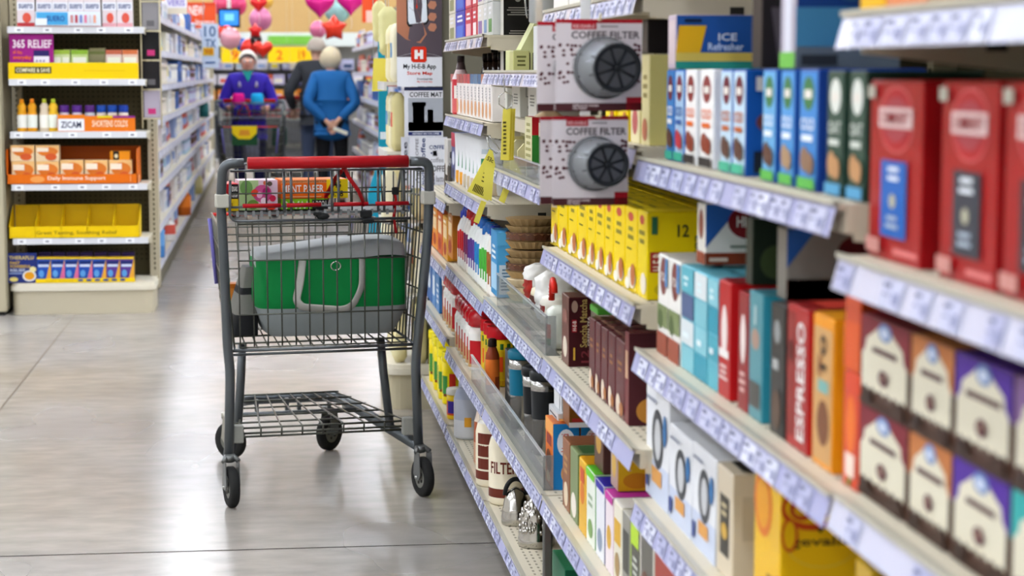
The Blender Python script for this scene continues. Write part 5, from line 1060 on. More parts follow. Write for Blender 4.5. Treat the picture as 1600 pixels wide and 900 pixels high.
# second shelf
fplace(15, 83, 53, 98, '9a2080', [('t',.08,.66,.96,.86,'f4e6f0','365 RELIEF'),('t',.08,.5,.3,.6,'f0701c','all day,'),('t',.08,.36,.5,.48,'f0701c','everyday'),('r',.55,.05,.9,.46,'e8e4f0'),('r',.55,.46,.9,.6,'2c2460')]+[('r',.6+.08*k,.12+.1*j,.64+.08*k,.17+.1*j,'8a80a8') for k in range(3) for j in range(3)]+[('e',.8,.05,.98,.3,'f2eef4')], 'purple sign reading 365 RELIEF on second shelf', 'relief_sign', 'sign', dep=.003, back=.005, zbase=1.262)
fplace(13, 216, 98, 119, 'efcb08', [('r',.05,.35,.33,.75,'3a3418'),('t',.06,.42,.32,.68,'f2e9c0','COMPARE & SAVE'),('r',.58,.5,.9,.53,'d8b408')], 'yellow compare and save tray front on second shelf', 'shelf_tray', 'tray', dep=.004, back=-.012, zbase=1.241)
for k, (a, c_, c, c2) in enumerate([(83,96,'c8d89a','9ab840'), (97,109,'d0dca4','a0bc48'), (112,137,'c4d88c','8fb83a'), (166,190,'dfc9c0','c46a50'), (192,215,'e6c9b4','d8784a')]):
    fplace(a, c_, 78, 119, c, [('r',0,.85,1,1,c2),('r',.1,.5,.9,.75,'eef0e0'),('r',.1,.35,.9,.42,c2)], f'small pastel remedy box behind the yellow tray, {ORD[k]} from left', 'remedy_box', back=.03, zbase=1.241)
for k, (a, c_) in enumerate([(140,164), (100,120), (125,139)]): fplace(a, c_, 75+k*2, 119, 'b8b48a', [('r',0,.8,1,.9,'8f9a5a')], f'dull green remedy box in the rear row, {["rightmost","leftmost","middle"][k]}', 'remedy_box', back=.16, zbase=1.241)
# third shelf : drink bottles, tubs
def fbottle(px, pyb, hh, r, body, lab, cap, label, Y=LY+.06, name='remedy_bottle', z=None, capr=.5, tub=False):
    X = onY(px, pyb, Y)[0]; z = LS[2]+.001 if z is None else z
    if tub: pr = [(r*.95,0), (r,.003), (r,hh*.15), (r,hh*.62), (r*.95,hh*.7), (r*.85,hh*.74)]; cp = [(r*.95,hh*.74), (r*.97,hh*.76), (r*.97,hh), (r*.9,hh*1.02)]
    else: pr = [(r*.9,0), (r,.005), (r,hh*.12), (r,hh*.52), (r*.75,hh*.66), (r*.9,hh*.78), (r*.35,hh*.9)]; cp = [(r*.4,hh*.89), (r*.42,hh*.9), (r*.4,hh), (r*.3,hh*1.01)]
    t = bottle(pr, [M(body,.3), M(body,.3), M(lab,.3), M(body,.3), M(body,.3), M(body,.3)], cp, M(cap,.3), name, 14)
    setup(t, (X, Y, z), label, 'bottle')
for k, (px, bd, lb, c, Y) in enumerate([(35,'e0a020','e8e8e0','e8901c',0), (51,'e09a1c','e4e8e0','e8841c',0), (70,'d8c9b0','eceae0','c0c83a',0), (84,'e8b82c','e8eee0','b8c830',0)]):
    fbottle(px, 198, .17, .027, bd, lb, c, f'{["orange capped","orange capped","lime capped","lime capped"][k]} remedy drink bottle, {ORD[k]} from left', LY+.05)
for k, (px, bd, lb, c) in enumerate([(101,'dcd6e4','c88a5a','5a2a8a'), (121,'dcd6e4','c88a5a','5a2a8a'), (141,'d9d9de','8a8ab0','5a2a80'), (159,'e6dcd0','d89a4a','1a4aa8'), (176,'e6dcd0','d89a4a','1a4aa8'), (193,'e6dcd0','d88a3a','1a3ea0')]):
    fbottle(px, 198, .135, .027, bd, lb, c, f'white supplement tub with {"purple" if k < 3 else "blue"} cap, {ORD[k % 3]} of its colour from left', LY+.08, 'supplement_tub', tub=True)
fplace(90, 133, 179, 197, 'e07a1c', [('r',.02,.05,.96,.75,'e9ecf2'),('t',.12,.22,.85,.6,'3a3f5a','ZICAM')], 'white and orange tray front lettered ZICAM on third shelf', 'shelf_tray', 'tray', dep=.004, back=-.012, zbase=LS[2]+.001)
fplace(133, 211, 181, 197, 'e2761a', [('t',.14,.3,.85,.72,'f6dcc0','SHORTENS COLDS'),('r',.25,.88,.55,1,'e0d020'),('r',.55,.88,1,1,'8a2a8a')], 'orange tray front lettered SHORTENS COLDS on third shelf', 'shelf_tray', 'tray', dep=.004, back=-.0125, zbase=LS[2]+.001)
# fourth shelf : orange display
od = empty('display_tray', (LX(114), LY-.01, LS[3]+.001)); OR = M('de6c12', .4); ORD2 = M('c85c10', .45)
b = MB(); w2 = (LX(216)-LX(12))/2
b.box(-w2, w2, 0, .003, 0, .052, OR); b.box(-w2, w2, .28, .284, 0, .19, ORD2); b.box(-w2, w2, 0, .284, 0, .003, ORD2)
for x in (-w2, w2-.004): b.prism([(0,0), (1,0), (1,1), (.0,.95), (0,.27)], (x, 0, 0), (0,1,0), (0,0,1), (1,0,0), .284, .19, .004, OR)
b.text('Daily Immune Support', (-w2+.21, -.0006, .016), (1,0,0), (0,0,1), .30, .026, 'f4e0cc'); b.poly([(.5+.5*math.cos(k*.45), .5+.5*math.sin(k*.45)) for k in range(14)], (-w2+.12, -.0006, .008), (1,0,0), (0,0,1), .075, .036, 'e89a50')
for x in (.30,.345): b.box(x, x+.003, -.0008, 0, .01, .05, M('e8b080'))
b.build('tray', od); tag(od, 'orange display tray lettered Daily Immune Support', 'tray')
for k, (a, c_, p0, p1) in enumerate([(19,54,252,264), (57,92,252,264), (95,130,250,264), (133,168,250,264), (171,206,250,264), (17,53,227,252), (56,92,227,252)]):
    a0 = 'lower layer' if k < 5 else 'upper layer'; bs = LS[3]+.0045
    o = fplace(a, c_, p0, 286 if k < 5 else 252, 'e9cfa8', [('r',0,.55,1,1,'e8b878'),('e',.1,.3,.95,.9,'d8782c'),('r',.05,.6,.55,.85,'f2e2cc'),('e',.4,.05,.9,.5,'d05a2c')], f'peach vitamin box in orange display, {a0}, {ORD[k if k < 5 else k-5]} from left', 'vitamin_box', back=.0 if k > 4 else .0, dep=.07, zbase=bs if k < 5 else None)
fplace(172, 203, 236, 250, 'e8901a', [('r',.15,0,.45,1,'2a2018'),('e',.22,.2,.4,.7,'e8d8b0')], 'small orange and black box at right in orange display', 'vitamin_box', back=.02)
# fifth shelf : yellow divided tray (empty)
yt = empty('divided_tray', (LX(115), LY-.01, LS[4]+.001)); YE = M('e9c407', .4); YD = M('d8b208', .5)
b = MB(); w2 = (LX(217)-LX(13))/2; b.box(-w2, w2, 0, .003, 0, .062, YE); b.box(-w2+.01, w2-.01, .2, .203, 0, .165, YD); b.box(-w2, w2, 0, .2, 0, .002, YD)
b.text('Great Tasting, Soothing Relief', (-w2+.14, -.0006, .014), (1,0,0), (0,0,1), .42, .024, '8a7010')
b.build('tray', yt)
for k in range(6):
    x = -w2+k*(2*w2-.004)/5; MB().prism([(0,0), (1,0), (1,1), (.93,1), (0,.38)], (x, 0, .002), (0,1,0), (0,0,1), (1,0,0), .2, .16, .003, YE).build('divider', yt)
tag(yt, 'empty yellow divided tray lettered Great Tasting, Soothing Relief', 'tray')
# base : cold medicine
fplace(13, 57, 395, 447, '27357c', [('t',.05,.78,.9,.9,'e8cf7a','THERAFLU'),('t',.08,.62,.42,.72,'e0b83c','FAST'),('t',.08,.5,.8,.6,'e0b83c','POWERFUL'),('t',.08,.38,.6,.47,'c9d4ee','RELIEF'),('r',.05,.3,.5,.34,'8fa4d8'),('e',.5,.05,.98,.42,'e2e6ea'),('e',.56,.1,.92,.37,'e09a1c'),('e',.05,.05,.35,.2,'e0d07a'),('e',.75,.35,.98,.55,'e8dca0')], 'blue cold remedy sign with yellow cup picture on base', 'remedy_sign', 'sign', dep=.01, back=.02, zbase=.166)
fplace(56, 211, 434, 447, 'e8c60a', [('t',.1,.35,.38,.6,'b89a14','FAST RELIEF')]+[('e',.42+.085*k,.3,.48+.085*k,.85,'2a4a8a') for k in range(6)], 'yellow tray front with blue dots on the base', 'shelf_tray', 'tray', dep=.004, back=.0, zbase=.166)
for k in range(7):
    a = 59+k*21.6; pk = k in (1,2,3)
    fplace(a, a+20, 402, 447, 'e2ad22', [('p',0,.0,1,.92,'2450b0' if k < 5 else '5a3a90',[(0,0),(.55,0),(1,1),(0,1)]),('p',.55,0,1,.8,'d86a9a' if pk else 'e8a83a',[(0,0),(1,0),(1,1)]),('r',.08,.62,.85,.72,'c9d6f0'),('r',.08,.75,.9,.85,'1c2e6a'),('e',.1,.2,.5,.5,'5a9ad8'),('r',0,.94,1,1,'ecd030')], f'{"blue" if k < 5 else "violet"} and gold cold medicine box on the base, {ORD[k]} from left', 'medicine_box', back=.02, dep=.07, zbase=.1665)
for k in range(7): fplace(62+k*21.6, 80+k*21.6, 394, 447, '2c2250', [('r',0,.8,1,1,'3a2a60')], f'dark violet medicine box in the row behind, {ORD[k]} from left', 'medicine_box', back=.11, dep=.05, zbase=.1665)
# neighbouring unit at the picture's left edge
nb = empty('shelving_end', (-1.53, LY, 0)); MB().box(-.4,.13+.012,-.03,.5,.02,2.3,M('b6ad93',.5),.004).box(-.4,.13,-.02,.5,0,.02,M('1c1b18')).build('end_panel', nb); MB().box(.143,.15,-.03,-.01,.05,2.3,M('8d866f',.5)).build('edge_trim', nb)
tag(nb, 'plain beige end panel at left edge of photo', 'shelving')
# narrow wire rack on the right flank of the end cap
wk = empty('wire_rack', (onY(236,100,LY+.1)[0], LY+.1, 1.03)); b = MB(); CW = M('cfc6a4', .4)
for x in (-.050, .05): b.tube([(x,0,-.05), (x,0,1.0)], .004, CW, 6)
for k in range(7): b.tube([(-.05,0,.0+k*.155), (.05,0,.0+k*.155)], .004, CW, 6); b.tube([(-.05,0,k*.155), (-.05,.12,k*.155), (.05,.12,k*.155), (.05,0,k*.155)], .003, CW, 6)
b.build('wire_frame', wk); tag(wk, 'cream wire rack hanging beside end cap with black packets', 'rack')
for k in range(7):
    c = ['2a2728','1c1b1d','8a888c','8e8c90','1b1a1c','232124','b0a8b8'][k]
    o = MB(); o.box(-.044,.044,.01,.10,.0,.145,M(c,.4),.004); o.box(-.02,.02,.0085,.0098,.02,.05,M('c83a7a' if k in (2,4,6) else '6a686c'))
    tag(o.build('black_packet' if k not in (2,3) else 'grey_packet', None, (wk.location.x, LY+.1, 1.035+(6-k)*.155)), f'packet in the cream wire rack, {ORD[k]} from top', 'packet')
# ------------------------------------------------------------------ end display at the far end of the right run (seen from its flank)
ec = empty('endcap_display', (.72, 7.72, 0)); tag(ec, 'beige end cap with rounded base behind the cart', 'shelving')
CRM = M('b9b095', .5)
b = MB()
for z0, z1, ex, col in ((0,.135,0,CRM), (.135,.158,.012,BE2), (.158,.172,.003,BE2)):
    w2, d2 = .29+ex, .26+ex; out = []
    for cxx, cyy, a0 in ((w2-.07,d2-.07,0), (-w2+.07,d2-.07,90), (-w2+.07,-d2+.07,180), (w2-.07,-d2+.07,270)):
        for k in range(7): a = math.radians(a0+15*k); out.append((cxx+.07*math.cos(a), cyy+.07*math.sin(a)))
    k = len(out); b.add([(x,y,z0) for x, y in out]+[(x,y,z1) for x, y in out], [tuple(range(k, 2*k)), tuple(reversed(range(k)))]+[(i, (i+1) % k, k+(i+1) % k, k+i) for i in range(k)], col)
b.build('base', ec)
gm = M('4f4f4c', .4, .5)
for x, y in ((-.12,-.24), (.26,-.24), (-.12,.2)): MB().box(x-.012, x+.012, y-.012, y+.012, .17, 2.0, gm).build('upright', ec)
ed = MB(); ed.box(-.10,.28,-.245,-.235,.17,2.0,M('6e6a5c',.7)); ed.build('back_panel', ec)
for z in (.44, .72, .98, 1.24): 
    so = MB().box(-.28, .28, -.22, .24, -.012, 0, BE2).build('shelf', ec, (0,0,z)); MB().box(-.29, -.28, -.22, .24, -.03, .002, M('d4d2cc',.3)).build('price_rail', so)
# cream pouches and sacks on its flank
random.seed(21)
def farY(px, py, Y): return onY(px, py, Y)
k = 0
for zi, (z, h) in enumerate([(.173,.24), (.441,.24), (.721,.23), (.981,.22), (1.241,.22)]):
    for j, (x, y) in enumerate([(.475,7.56), (.475,7.70), (.475,7.86), (.555,7.52), (.555,7.66)]):
        c = ['ddd3a4','e2dab4','d8cc98','cfc48e','e6dfc2'][(zi+j) % 5]
        o = place('rice_sack', bag(.12,.055 if j < 3 else .05,h,c,.05,30+k,[(7,12,5,8,['b8a868','c84a3a','9aa890','5a8ab0','c8b060'][(zi*2+j) % 5])],.5), (x+.01, y, z), f'cream sack on the end display, {["bottom","second","third","fourth","top"][zi]} tier, {["front row nearest","front row middle","front row farthest","inner row nearer","inner row farther"][j]}', 'sack'); k += 1
# hanging strips above/left : teal strip, net bags, tags
hx = onY(598, 150, 8.3)[0]
tag(MB().box(hx-.017, hx+.022, 8.3, 8.34, .70, 1.42, M('1790ac',.3)).box(hx-.012, hx+.016, 8.297, 8.3, .75, .82, M('e8eef0')).box(hx-.012, hx+.016, 8.297, 8.3, 1.0, 1.03, M('d8e4ea')).build('teal_strip'), 'teal hanging display strip left of the app sign', 'display strip')
place('net_bag', bag(.075,.07,.19,'d9d49c',.13,60,(),.6), (onY(606,30,7.9)[0], 7.9, 1.345), 'pale yellow net bag hanging beside the app sign, top', 'bag')
nb2 = place('net_bag', bag(.06,.05,.16,'d6cf98',.13,61,(),.6), (onY(592,20,8.0)[0], 8.0, 1.40), 'pale yellow net bag hanging farther from the app sign', 'bag')
a = onY(581,143,8.2); c_ = onY(604,91,8.2); ytag('hanging_tag', [(a[0],8.2,a[2]), (c_[0],8.2,a[2]+.004), (c_[0]+.003,8.2,c_[2]), (a[0]+.008,8.2,c_[2])], 0, 'yellow hanging tag in front of the teal strip')
tag(MB().box(onY(606,100,8.1)[0], onY(624,100,8.1)[0], 8.1, 8.16, onY(610,135,8.1)[2], onY(610,106,8.1)[2], M('a3121a',.4)).box(onY(608,100,8.1)[0], onY(620,100,8.1)[0], 8.098, 8.1, onY(610,128,8.1)[2], onY(610,124,8.1)[2], M('e8d8d0')).build('red_packet'), 'small red packet hanging left of the app sign', 'packet')
place('net_bag', bag(.075,.06,.30,'e2dcba',.12,62,(),.6), (onY(617,300,7.42)[0]-.02, 7.42, .62), 'tall cream see-through bag behind the cart handle end', 'bag')
tag(MB().prism([(0,0), (1,.1), (.95,1), (.4,1.05), (0,.7)], (onY(576,372,8.0)[0], 8.0, onY(576,372,8.0)[2]), (1,0,0), (0,0,1), (0,1,0), .075, .26, .04, M('1f9cc0',.3)).build('teal_bag'), 'bright teal bag seen above the cart basket', 'bag')
# ------------------------------------------------------------------ generic small products for the distant aisles
COLS = ['e8e6ea','d9d6e2','c9cfe4','8fa4d0','e4d8c8','f0eee8','b8a8d0','e0b8c4','4a70b8','d8c84a','c85a4a','3a4a6a','e8e0d0','a8c4d8','6a4a3a','d0d4dc']
def prot(kind, c, c2):
    b = MB()
    if kind == 'carton': b.box(-.05,.05,-.04,.04,0,.15,M(c,.4),.002); b.decals(.08,.1,.15,[('L','r',.1,.15,.9,.5,c2),('L','b',.2,.6,.8,.85,'6a6a7a',2),('N','r',.1,.15,.9,.5,c2),('N','b',.2,.6,.8,.85,'6a6a7a',2)]); return b
    if kind == 'bottle': b.lathe([(.03,0), (.034,.005), (.034,.04), (.034,.10), (.022,.14), (.014,.145), (.014,.17)], None, 10, mats=[M(c,.3), M(c,.3), M(c2,.3), M(c,.3), M(c,.3), M(c2,.3)]); return b
    if kind == 'tub': b.lathe([(.042,0), (.045,.004), (.045,.03), (.045,.08), (.045,.1), (.047,.1), (.047,.125)], None, 12, mats=[M(c,.3), M(c,.3), M(c2,.3), M(c,.3), M(c,.3), M(c2,.3)]); return b
    if kind == 'pack': return pouch(.11,.18,.05,c,[(2,6,3,8,c2)])
protos = []
random.seed(5)
for kind in ('carton','bottle','tub','pack'):
    for q in range(5):
        c, c2 = random.sample(COLS, 2); protos.append((kind, prot(kind, c, c2)))
pmesh = {}
def far_item(kind, idx, loc, rz, label, group, sc=1):
    nm = {'carton':'toiletry_carton','bottle':'toiletry_bottle','tub':'toiletry_tub','pack':'toiletry_pack'}[kind]
    key = idx
    if key not in pmesh:
        o = protos[idx][1].build(nm); pmesh[key] = o.data
    else:
        o = bpy.data.objects.new(nm, pmesh[key]); C.objects.link(o)
    o.location = loc; o.rotation_euler.z = rz; o.scale = (sc, sc, sc)
    tag(o, label, kind, group); return o
JUG = [(onX(q_[0], q_[1], -.70)[1], q_[2]) for q_ in ((286,395,.14),(262,440,.14),(306,340,.14),(246,430,.14),(317,215,.8))]
def aisle(side, X, s0, s1, zs, name_label, deep=.42):
    sg = 1 if side == 'right' else -1
    L_ = s1-s0; n = int(L_/1.22); 
    nm = {'left':'left','right':'right'}[side]
    for k in range(n):
        y0 = s0+k*L_/n; y1 = y0+L_/n-.004; yc = (y0+y1)/2; a, b_ = y0-yc, y1-yc
        t = empty('shelving_bay', (X, yc, 0)); tag(t, f'beige shelving bay in the {nm} side of the far aisle', 'shelving', f'{nm} far aisle shelving')
        MB().box(min(0,sg*deep)+(.0 if sg > 0 else 0), max(0,sg*deep), a, b_, 0, .13, M('77705f',.6)).build('base', t)
        MB().box(min(sg*deep,sg*(deep+.02)), max(sg*deep,sg*(deep+.02)), a, b_, 0, 1.95, M('8f8874',.7)).build('back_panel', t)
        for z in zs:
            so = MB().box(min(0,sg*deep), max(0,sg*deep), a, b_, -.014, 0, BE2).build('shelf', t, (0,0,z))
            r_ = MB(); r_.box(min(-sg*.008,0), max(-sg*.008,0), a, b_, -.04, .0, M('c4c4d4',.35)); 
            y = a+.05
            while y < b_-.1: r_.box(min(-sg*.0095,-sg*.008), max(-sg*.0095,-sg*.008), y, y+.06, -.036, -.006, M('e6e6ee',.35)); y += random.choice((.08,.13,.2))
            r_.build('price_rail', so)
    for zi, z in enumerate(zs):
        lvl = ['lowest','second','third','fourth','fifth','sixth','seventh','eighth'][zi]
        y = s0+.06
        while y < s1-.05:
            run = random.randint(2, 5); idx = random.randrange(len(protos)); kind = protos[idx][0]
            sc = random.uniform(.85, 1.1)*(1.25 if z < .3 else 1)
            for q in range(run):
                if y > s1-.05: break
                step = (.115 if y < s0+5 else .20)*sc
                if not any(jy-.75 < y < jy+.14 and abs(z-jz) < .05 for jy, jz in JUG if side == 'left'):
                    far_item(kind, idx, (X+sg*.07, y, z), 0 if sg > 0 else math.pi, f'blurred {kind} on the {lvl} shelf of the {nm} far aisle', f'{kind}s on the {lvl} shelf, {nm} far aisle', sc)
                y += step*(1.15 if kind == 'pack' else 1)
        # filled depth behind the front row : one pale carton row per bay
aisle('left', -.665, 11.15, 24.0, [.14,.36,.60,.80,1.0,1.2,1.41,1.62], '')
aisle('right', .90, 12.0, 21.6, [.14,.47,.776,1.03,1.28,1.53], '')
# gondola end behind left aisle start (closes the back of the end cap)
tag(MB().box(-1.36,-1.13,11.12,24.0,0,1.95,M('8a836f',.7)).build('aisle_back_shelving'), 'rear face of the left far aisle shelving', 'shelving')
ep = MB(); ep.box(-.70,-.655,24.02,24.08,0,1.62,M('cfc7ae',.5)); ep.box(-1.13,-.70,24.02,24.05,0,1.6,M('b9b199',.5)); tag(ep.build('end_panel'), 'pale end panel closing the left far aisle', 'shelving')
# hand picked bright things on the left aisle
def spot(px, py, X, mb, name, label, cat, z=None):
    p = onX(px, py, X); tag(mb.build(name, None, (p[0], p[1], p[2] if z is None else z), math.pi), label, cat)
def lath(r, h, c, c2): return MB().lathe([(r*.9,0), (r,.01), (r,h*.3), (r,h*.7), (r*.5,h*.9), (r*.4,h)], None, 14, mats=[M(c,.3), M(c,.3), M(c2,.3), M(c,.3), M(c2,.3)])
spot(286,395,-.70, lath(.07,.22,'b85a1c','e07a2a'), 'detergent_jug', 'orange jug low on the left far aisle', 'jug', .141)
spot(262,440,-.70, lath(.06,.16,'e8e4e0','d85a4a'), 'detergent_jug', 'white and red jug at near end of left far aisle', 'jug', .141)
spot(306,340,-.70, lath(.07,.2,'e0d48a','e8dca0'), 'detergent_jug', 'pale yellow jug low on the left far aisle', 'jug', .141)
spot(246,430,-.70, lath(.05,.24,'4a84c4','6aa0d8'), 'detergent_jug', 'blue jug at the near end of the lowest left shelf', 'jug', .141)
spot(317,215,-.70, lath(.07,.2,'1e5a5c','2a6a6c'), 'dark_jar', 'dark teal jar halfway up the left far aisle', 'jar', .801)
# ------------------------------------------------------------------ back wall : cooler with signs
b = MB(); BY = 30.0
def bx(px0, px1, py0, py1, Y=BY, dep=.04, m='ffffff', bb=None):
    a = onY(px0, py1, Y); c_ = onY(px1, py0, Y); (bb or b).box(a[0], c_[0], Y, Y+dep, a[2], c_[2], M(m,.4) if isinstance(m, str) else m)
co = empty('cooler_case', (0, BY, 0)); tag(co, 'long open cooler case across the back of store', 'cooler')
cb = MB(); cb.box(-4, 5, .35, 1.6, 0, 1.85, M('b4b2aa',.4)); cb.box(-4, 5, -.1, .35, 0, .55, M('4a4a4c',.5)); cb.box(-4,5,-.12,1.6,1.66,1.86,M('d9e0dc',.4)); cb.build('cabinet', co)
for z in (.85, 1.08, 1.30): MB().box(-4,5,-.02,.35,z-.02,z,M('2f2e33',.5)).build('shelf', co)
MB().box(onY(419,60,BY-.13)[0], onY(488,60,BY-.13)[0], -.14, -.12, onY(450,70,BY-.13)[2], onY(450,56,BY-.13)[2], M('7ac04a',.4)).build('header_strip', co)
for a_, c__, tx, lab in ((346,386,'9','yellow sale sign with red 9 hanging above cart shopper'), (419,453,'2','yellow sale sign with red 2 under green strip'), (453,489,'19','yellow sale sign with small 19 beside elderly man')):
    p = onY(a_,98,BY-.3); q = onY(c__-.6,73,BY-.3); o = MB(); w = q[0]-p[0]; h = q[2]-p[2]; o.box(0,w,0,.01,0,h,M('f2cc10',.4)); o.text(tx,(w*.38,-.002,h*.18),(1,0,0),(0,0,1),w*.3,h*.6,'d8501a')
    tag(o.build('sale_sign', None, (p[0], BY-.3, p[2])), lab, 'sign')
random.seed(8)
for zi, z in enumerate((.855, 1.085, 1.305)):
    x = -1.6
    while x < 2.6:
        idx = random.choice((0,1,2,3,4,15,16,10)); c = [['c8701c','d88a3a','e09a40'],['6a6ab0','b8b0d0','d8d4e0','8a8ac0','c85a3a'],['d8d4e0','9a94c4','b0b0cc']][zi]
        o = MB(); w = random.uniform(.1,.2); o.box(-w/2,w/2,0,.12,0,.16,M(random.choice(c),.4),.004); o.box(-w/3,w/3,-.002,0,.03,.09,M(random.choice(COLS),.4))
        tag(o.build('cooler_packet', None, (x, BY+.05, z)), f'blurred packet on the {["lower","middle","upper"][zi]} cooler shelf at back of store', 'packet', f'{["lower","middle","upper"][zi]} cooler shelf packets'); x += w+.02
def sign(px0, px1, py0, py1, Y, col, dec, label, nm='aisle_sign', dep=.01):
    p = onY(px0,py1,Y); q = onY(px1,py0,Y); w = q[0]-p[0]; h = q[2]-p[2]; o = MB(); o.box(0,w,0,dep,0,h,M(col,.4))
    for i, d_ in enumerate(dec):
        kd,u0,v0,u1,v1,m = d_[:6]; e = -.002*(i+1)
        if kd == 'r': o.poly([(0,0),(1,0),(1,1),(0,1)],(w*u0,e,h*v0),(1,0,0),(0,0,1),w*(u1-u0),h*(v1-v0),m)
        if kd == 't': o.text(d_[6],(w*u0,e,h*v0),(1,0,0),(0,0,1),w*(u1-u0),h*(v1-v0),m)
        if kd == 'e': o.poly([(.5+.5*math.cos(k*.449), .5+.5*math.sin(k*.449)) for k in range(14)],(w*u0,e,h*v0),(1,0,0),(0,0,1),w*(u1-u0),h*(v1-v0),m)
    tag(o.build(nm, None, (p[0], Y, p[2])), label, 'sign'); return o
sign(292,337,4,44,19.5,'e0542a',[('t',.08,.5,.62,.88,'f4e8e4','NEW'),('t',.3,.1,.95,.35,'f2d8d0','items'),('r',.0,.9,1,1,'d8482a')],'orange NEW sign above the left far aisle')
sign(316,341,37,106,16.0,'c9d6e8',[('t',.15,.7,.85,.95,'4a6a98','10'),('t',.2,.45,.85,.65,'4a6a98','TX'),('r',.06,.28,.72,.46,'e8b820'),('t',.15,.31,.65,.43,'c86a1c','98'),('r',.2,.1,.8,.14,'5a7ab0')],'pale blue price sign with yellow patch at the left aisle')
sign(566,590,-6,35,17.5,'e8562a',[('r',.25,0,.8,.45,'f0c8b8'),('r',.6,.5,1,1,'e0442a')],'orange and white sign above the right far aisle')
sign(258,292,-10,22,14.0,'e6e2ea',[('t',.1,.4,.9,.7,'8a7ac8','VERIS'),('r',0,0,1,.3,'d8cdb8')],'white sign with violet lettering atop the left far aisle')
tv = empty('hanging_screen', (onY(358,28,22)[0], 22, onY(358,28,22)[2])); MB().box(-.12,.12,0,.04,-.105,.105,M('16181c',.4),.004).build('frame', tv); MB().box(-.10,.10,-.003,0,-.08,.08,M('2f7ad0',.3,emit=.9)).box(-.05,.05,-.005,-.003,-.03,.045,M('6ab0ee',.3,emit=1)).build('screen', tv); MB().box(-.02,.02,.01,.03,.105,3.1,M('d8d4d0')).build('mount', tv); tag(tv, 'small blue screen hanging on a pole near balloons', 'screen')
# ------------------------------------------------------------------ balloons
def balloon(px, py, Y, r, col, label, shape='round', sc=1.0):
    p = onY(px, py, Y); b = MB(); m = M(col, .18, .25)
    if shape == 'round':
        b.ball((0,0,0), r, m, 20, (1,.75,1.05)); b.lathe([(.0,-r*1.15), (r*.12,-r*1.14), (r*.04,-r*1.03)], m, 8, cap=False)
    else:
        n = 12 if shape == 'star' else 24; out = []
        if shape == 'star':
            for k in range(10): a = math.pi/2+k*math.pi/5; rr = r*(1 if k % 2 == 0 else .62); out.append((rr*math.cos(a), rr*math.sin(a)))
        else:
            for k in range(24): tt = 2*math.pi*k/24; out.append((r*math.sin(tt)**3, r*(.81*math.cos(tt)-.31*math.cos(2*tt)-.12*math.cos(3*tt)-.06*math.cos(4*tt))))
        k = len(out); th = r*.35; vs = [(0,-th,0)]; fs = []
        for q_, y_ in ((.5,-th*.85), (.8,-th*.55), (1,0), (.8,th*.55), (.5,th*.85)):
            vs += [(x*q_, y_, z*q_) for x, z in out]
        vs.append((0,th,0))
        for i in range(k): fs.append((0, 1+(i+1) % k, 1+i)); fs.append((len(vs)-1, 1+4*k+i, 1+4*k+(i+1) % k))
        for j in range(4):
            for i in range(k): fs.append((1+j*k+i, 1+j*k+(i+1) % k, 1+(j+1)*k+(i+1) % k, 1+(j+1)*k+i))
        b.add(vs, fs, m, True)
    b.tube([(0,0,-r*1.05), (.01,0,-r*1.05-.06), (0,0,-r*1.05-.12)], .002, M('d8d0d0'), 5)
    tag(b.build('balloon', None, (p[0], Y, p[2])), label, 'balloon')
balloon(500,6,20,.15,'d0107c','hot pink balloon above the elderly man', 'heart')
balloon(548,2,19.2,.14,'d81c84','hot pink balloon right of the pale teal one', 'heart')
balloon(527,14,20.6,.14,'9cc8c4','pale teal balloon between the hot pink ones')
balloon(522,44,18.6,.13,'e03418','orange red star balloon over woman in blue', 'star')
balloon(497,46,21.4,.09,'e0789c','small pink balloon just left of red star balloon')
balloon(404,6,21,.09,'d81c1c','red balloon at top over cart shopper', 'heart')
balloon(417,2,21.4,.07,'e8b84a','gold balloon beside the red one at top')
balloon(407,30,21.3,.12,'d07aa0','mauve pink balloon in the middle of left cluster')
balloon(399,48,20.2,.08,'d01818','red balloon in middle of left cluster', 'star')
balloon(391,76,20.5,.10,'dc2410','orange red balloon left and low in cluster')
balloon(411,76,20.1,.10,'e02c14','orange red balloon right and low in cluster', 'heart')
balloon(400,62,20.3,.06,'2c1414','dark balloon nestled between the red ones')
balloon(360,60,21,.11,'e0a0ac','pale pink balloon under the hanging screen')
balloon(347,50,21.3,.10,'d8341c','red balloon behind the hanging screen','heart')
balloon(349,8,22.6,.12,'d8446c','pink balloon left of the screen pole')
balloon(369,8,22.6,.12,'dc3c70','pink balloon right of the screen pole')
balloon(378,70,21.6,.07,'2a62c0','small blue balloon near pale pink one')
# ------------------------------------------------------------------ people
def skin_mesh(name, verts, edges, rad, mat, root=0, sub=2, parent=None):
    me = bpy.data.meshes.new(name); me.from_pydata([tuple(v) for v in verts], edges, []); me.materials.append(mat)
    o = bpy.data.objects.new(name, me); C.objects.link(o)
    if parent: o.parent = parent
    md = o.modifiers.new('skin', 'SKIN'); sv = me.skin_vertices[0].data
    for i, r in enumerate(rad): sv[i].radius = (r if isinstance(r, tuple) else (r, r)); sv[i].use_root = (i == root)
    md.use_smooth_shade = True
    s = o.modifiers.new('sub', 'SUBSURF'); s.levels = s.render_levels = sub
    return o
class Sk:
    def __init__(s): s.v = []; s.e = []; s.r = []
    def add(s, p, r, frm=None):
        s.v.append(p); s.r.append(r); i = len(s.v)-1
        if frm is not None: s.e.append((frm, i))
        return i
    def chain(s, pts, frm):
        for p, r in pts: frm = s.add(p, r, frm)
        return frm
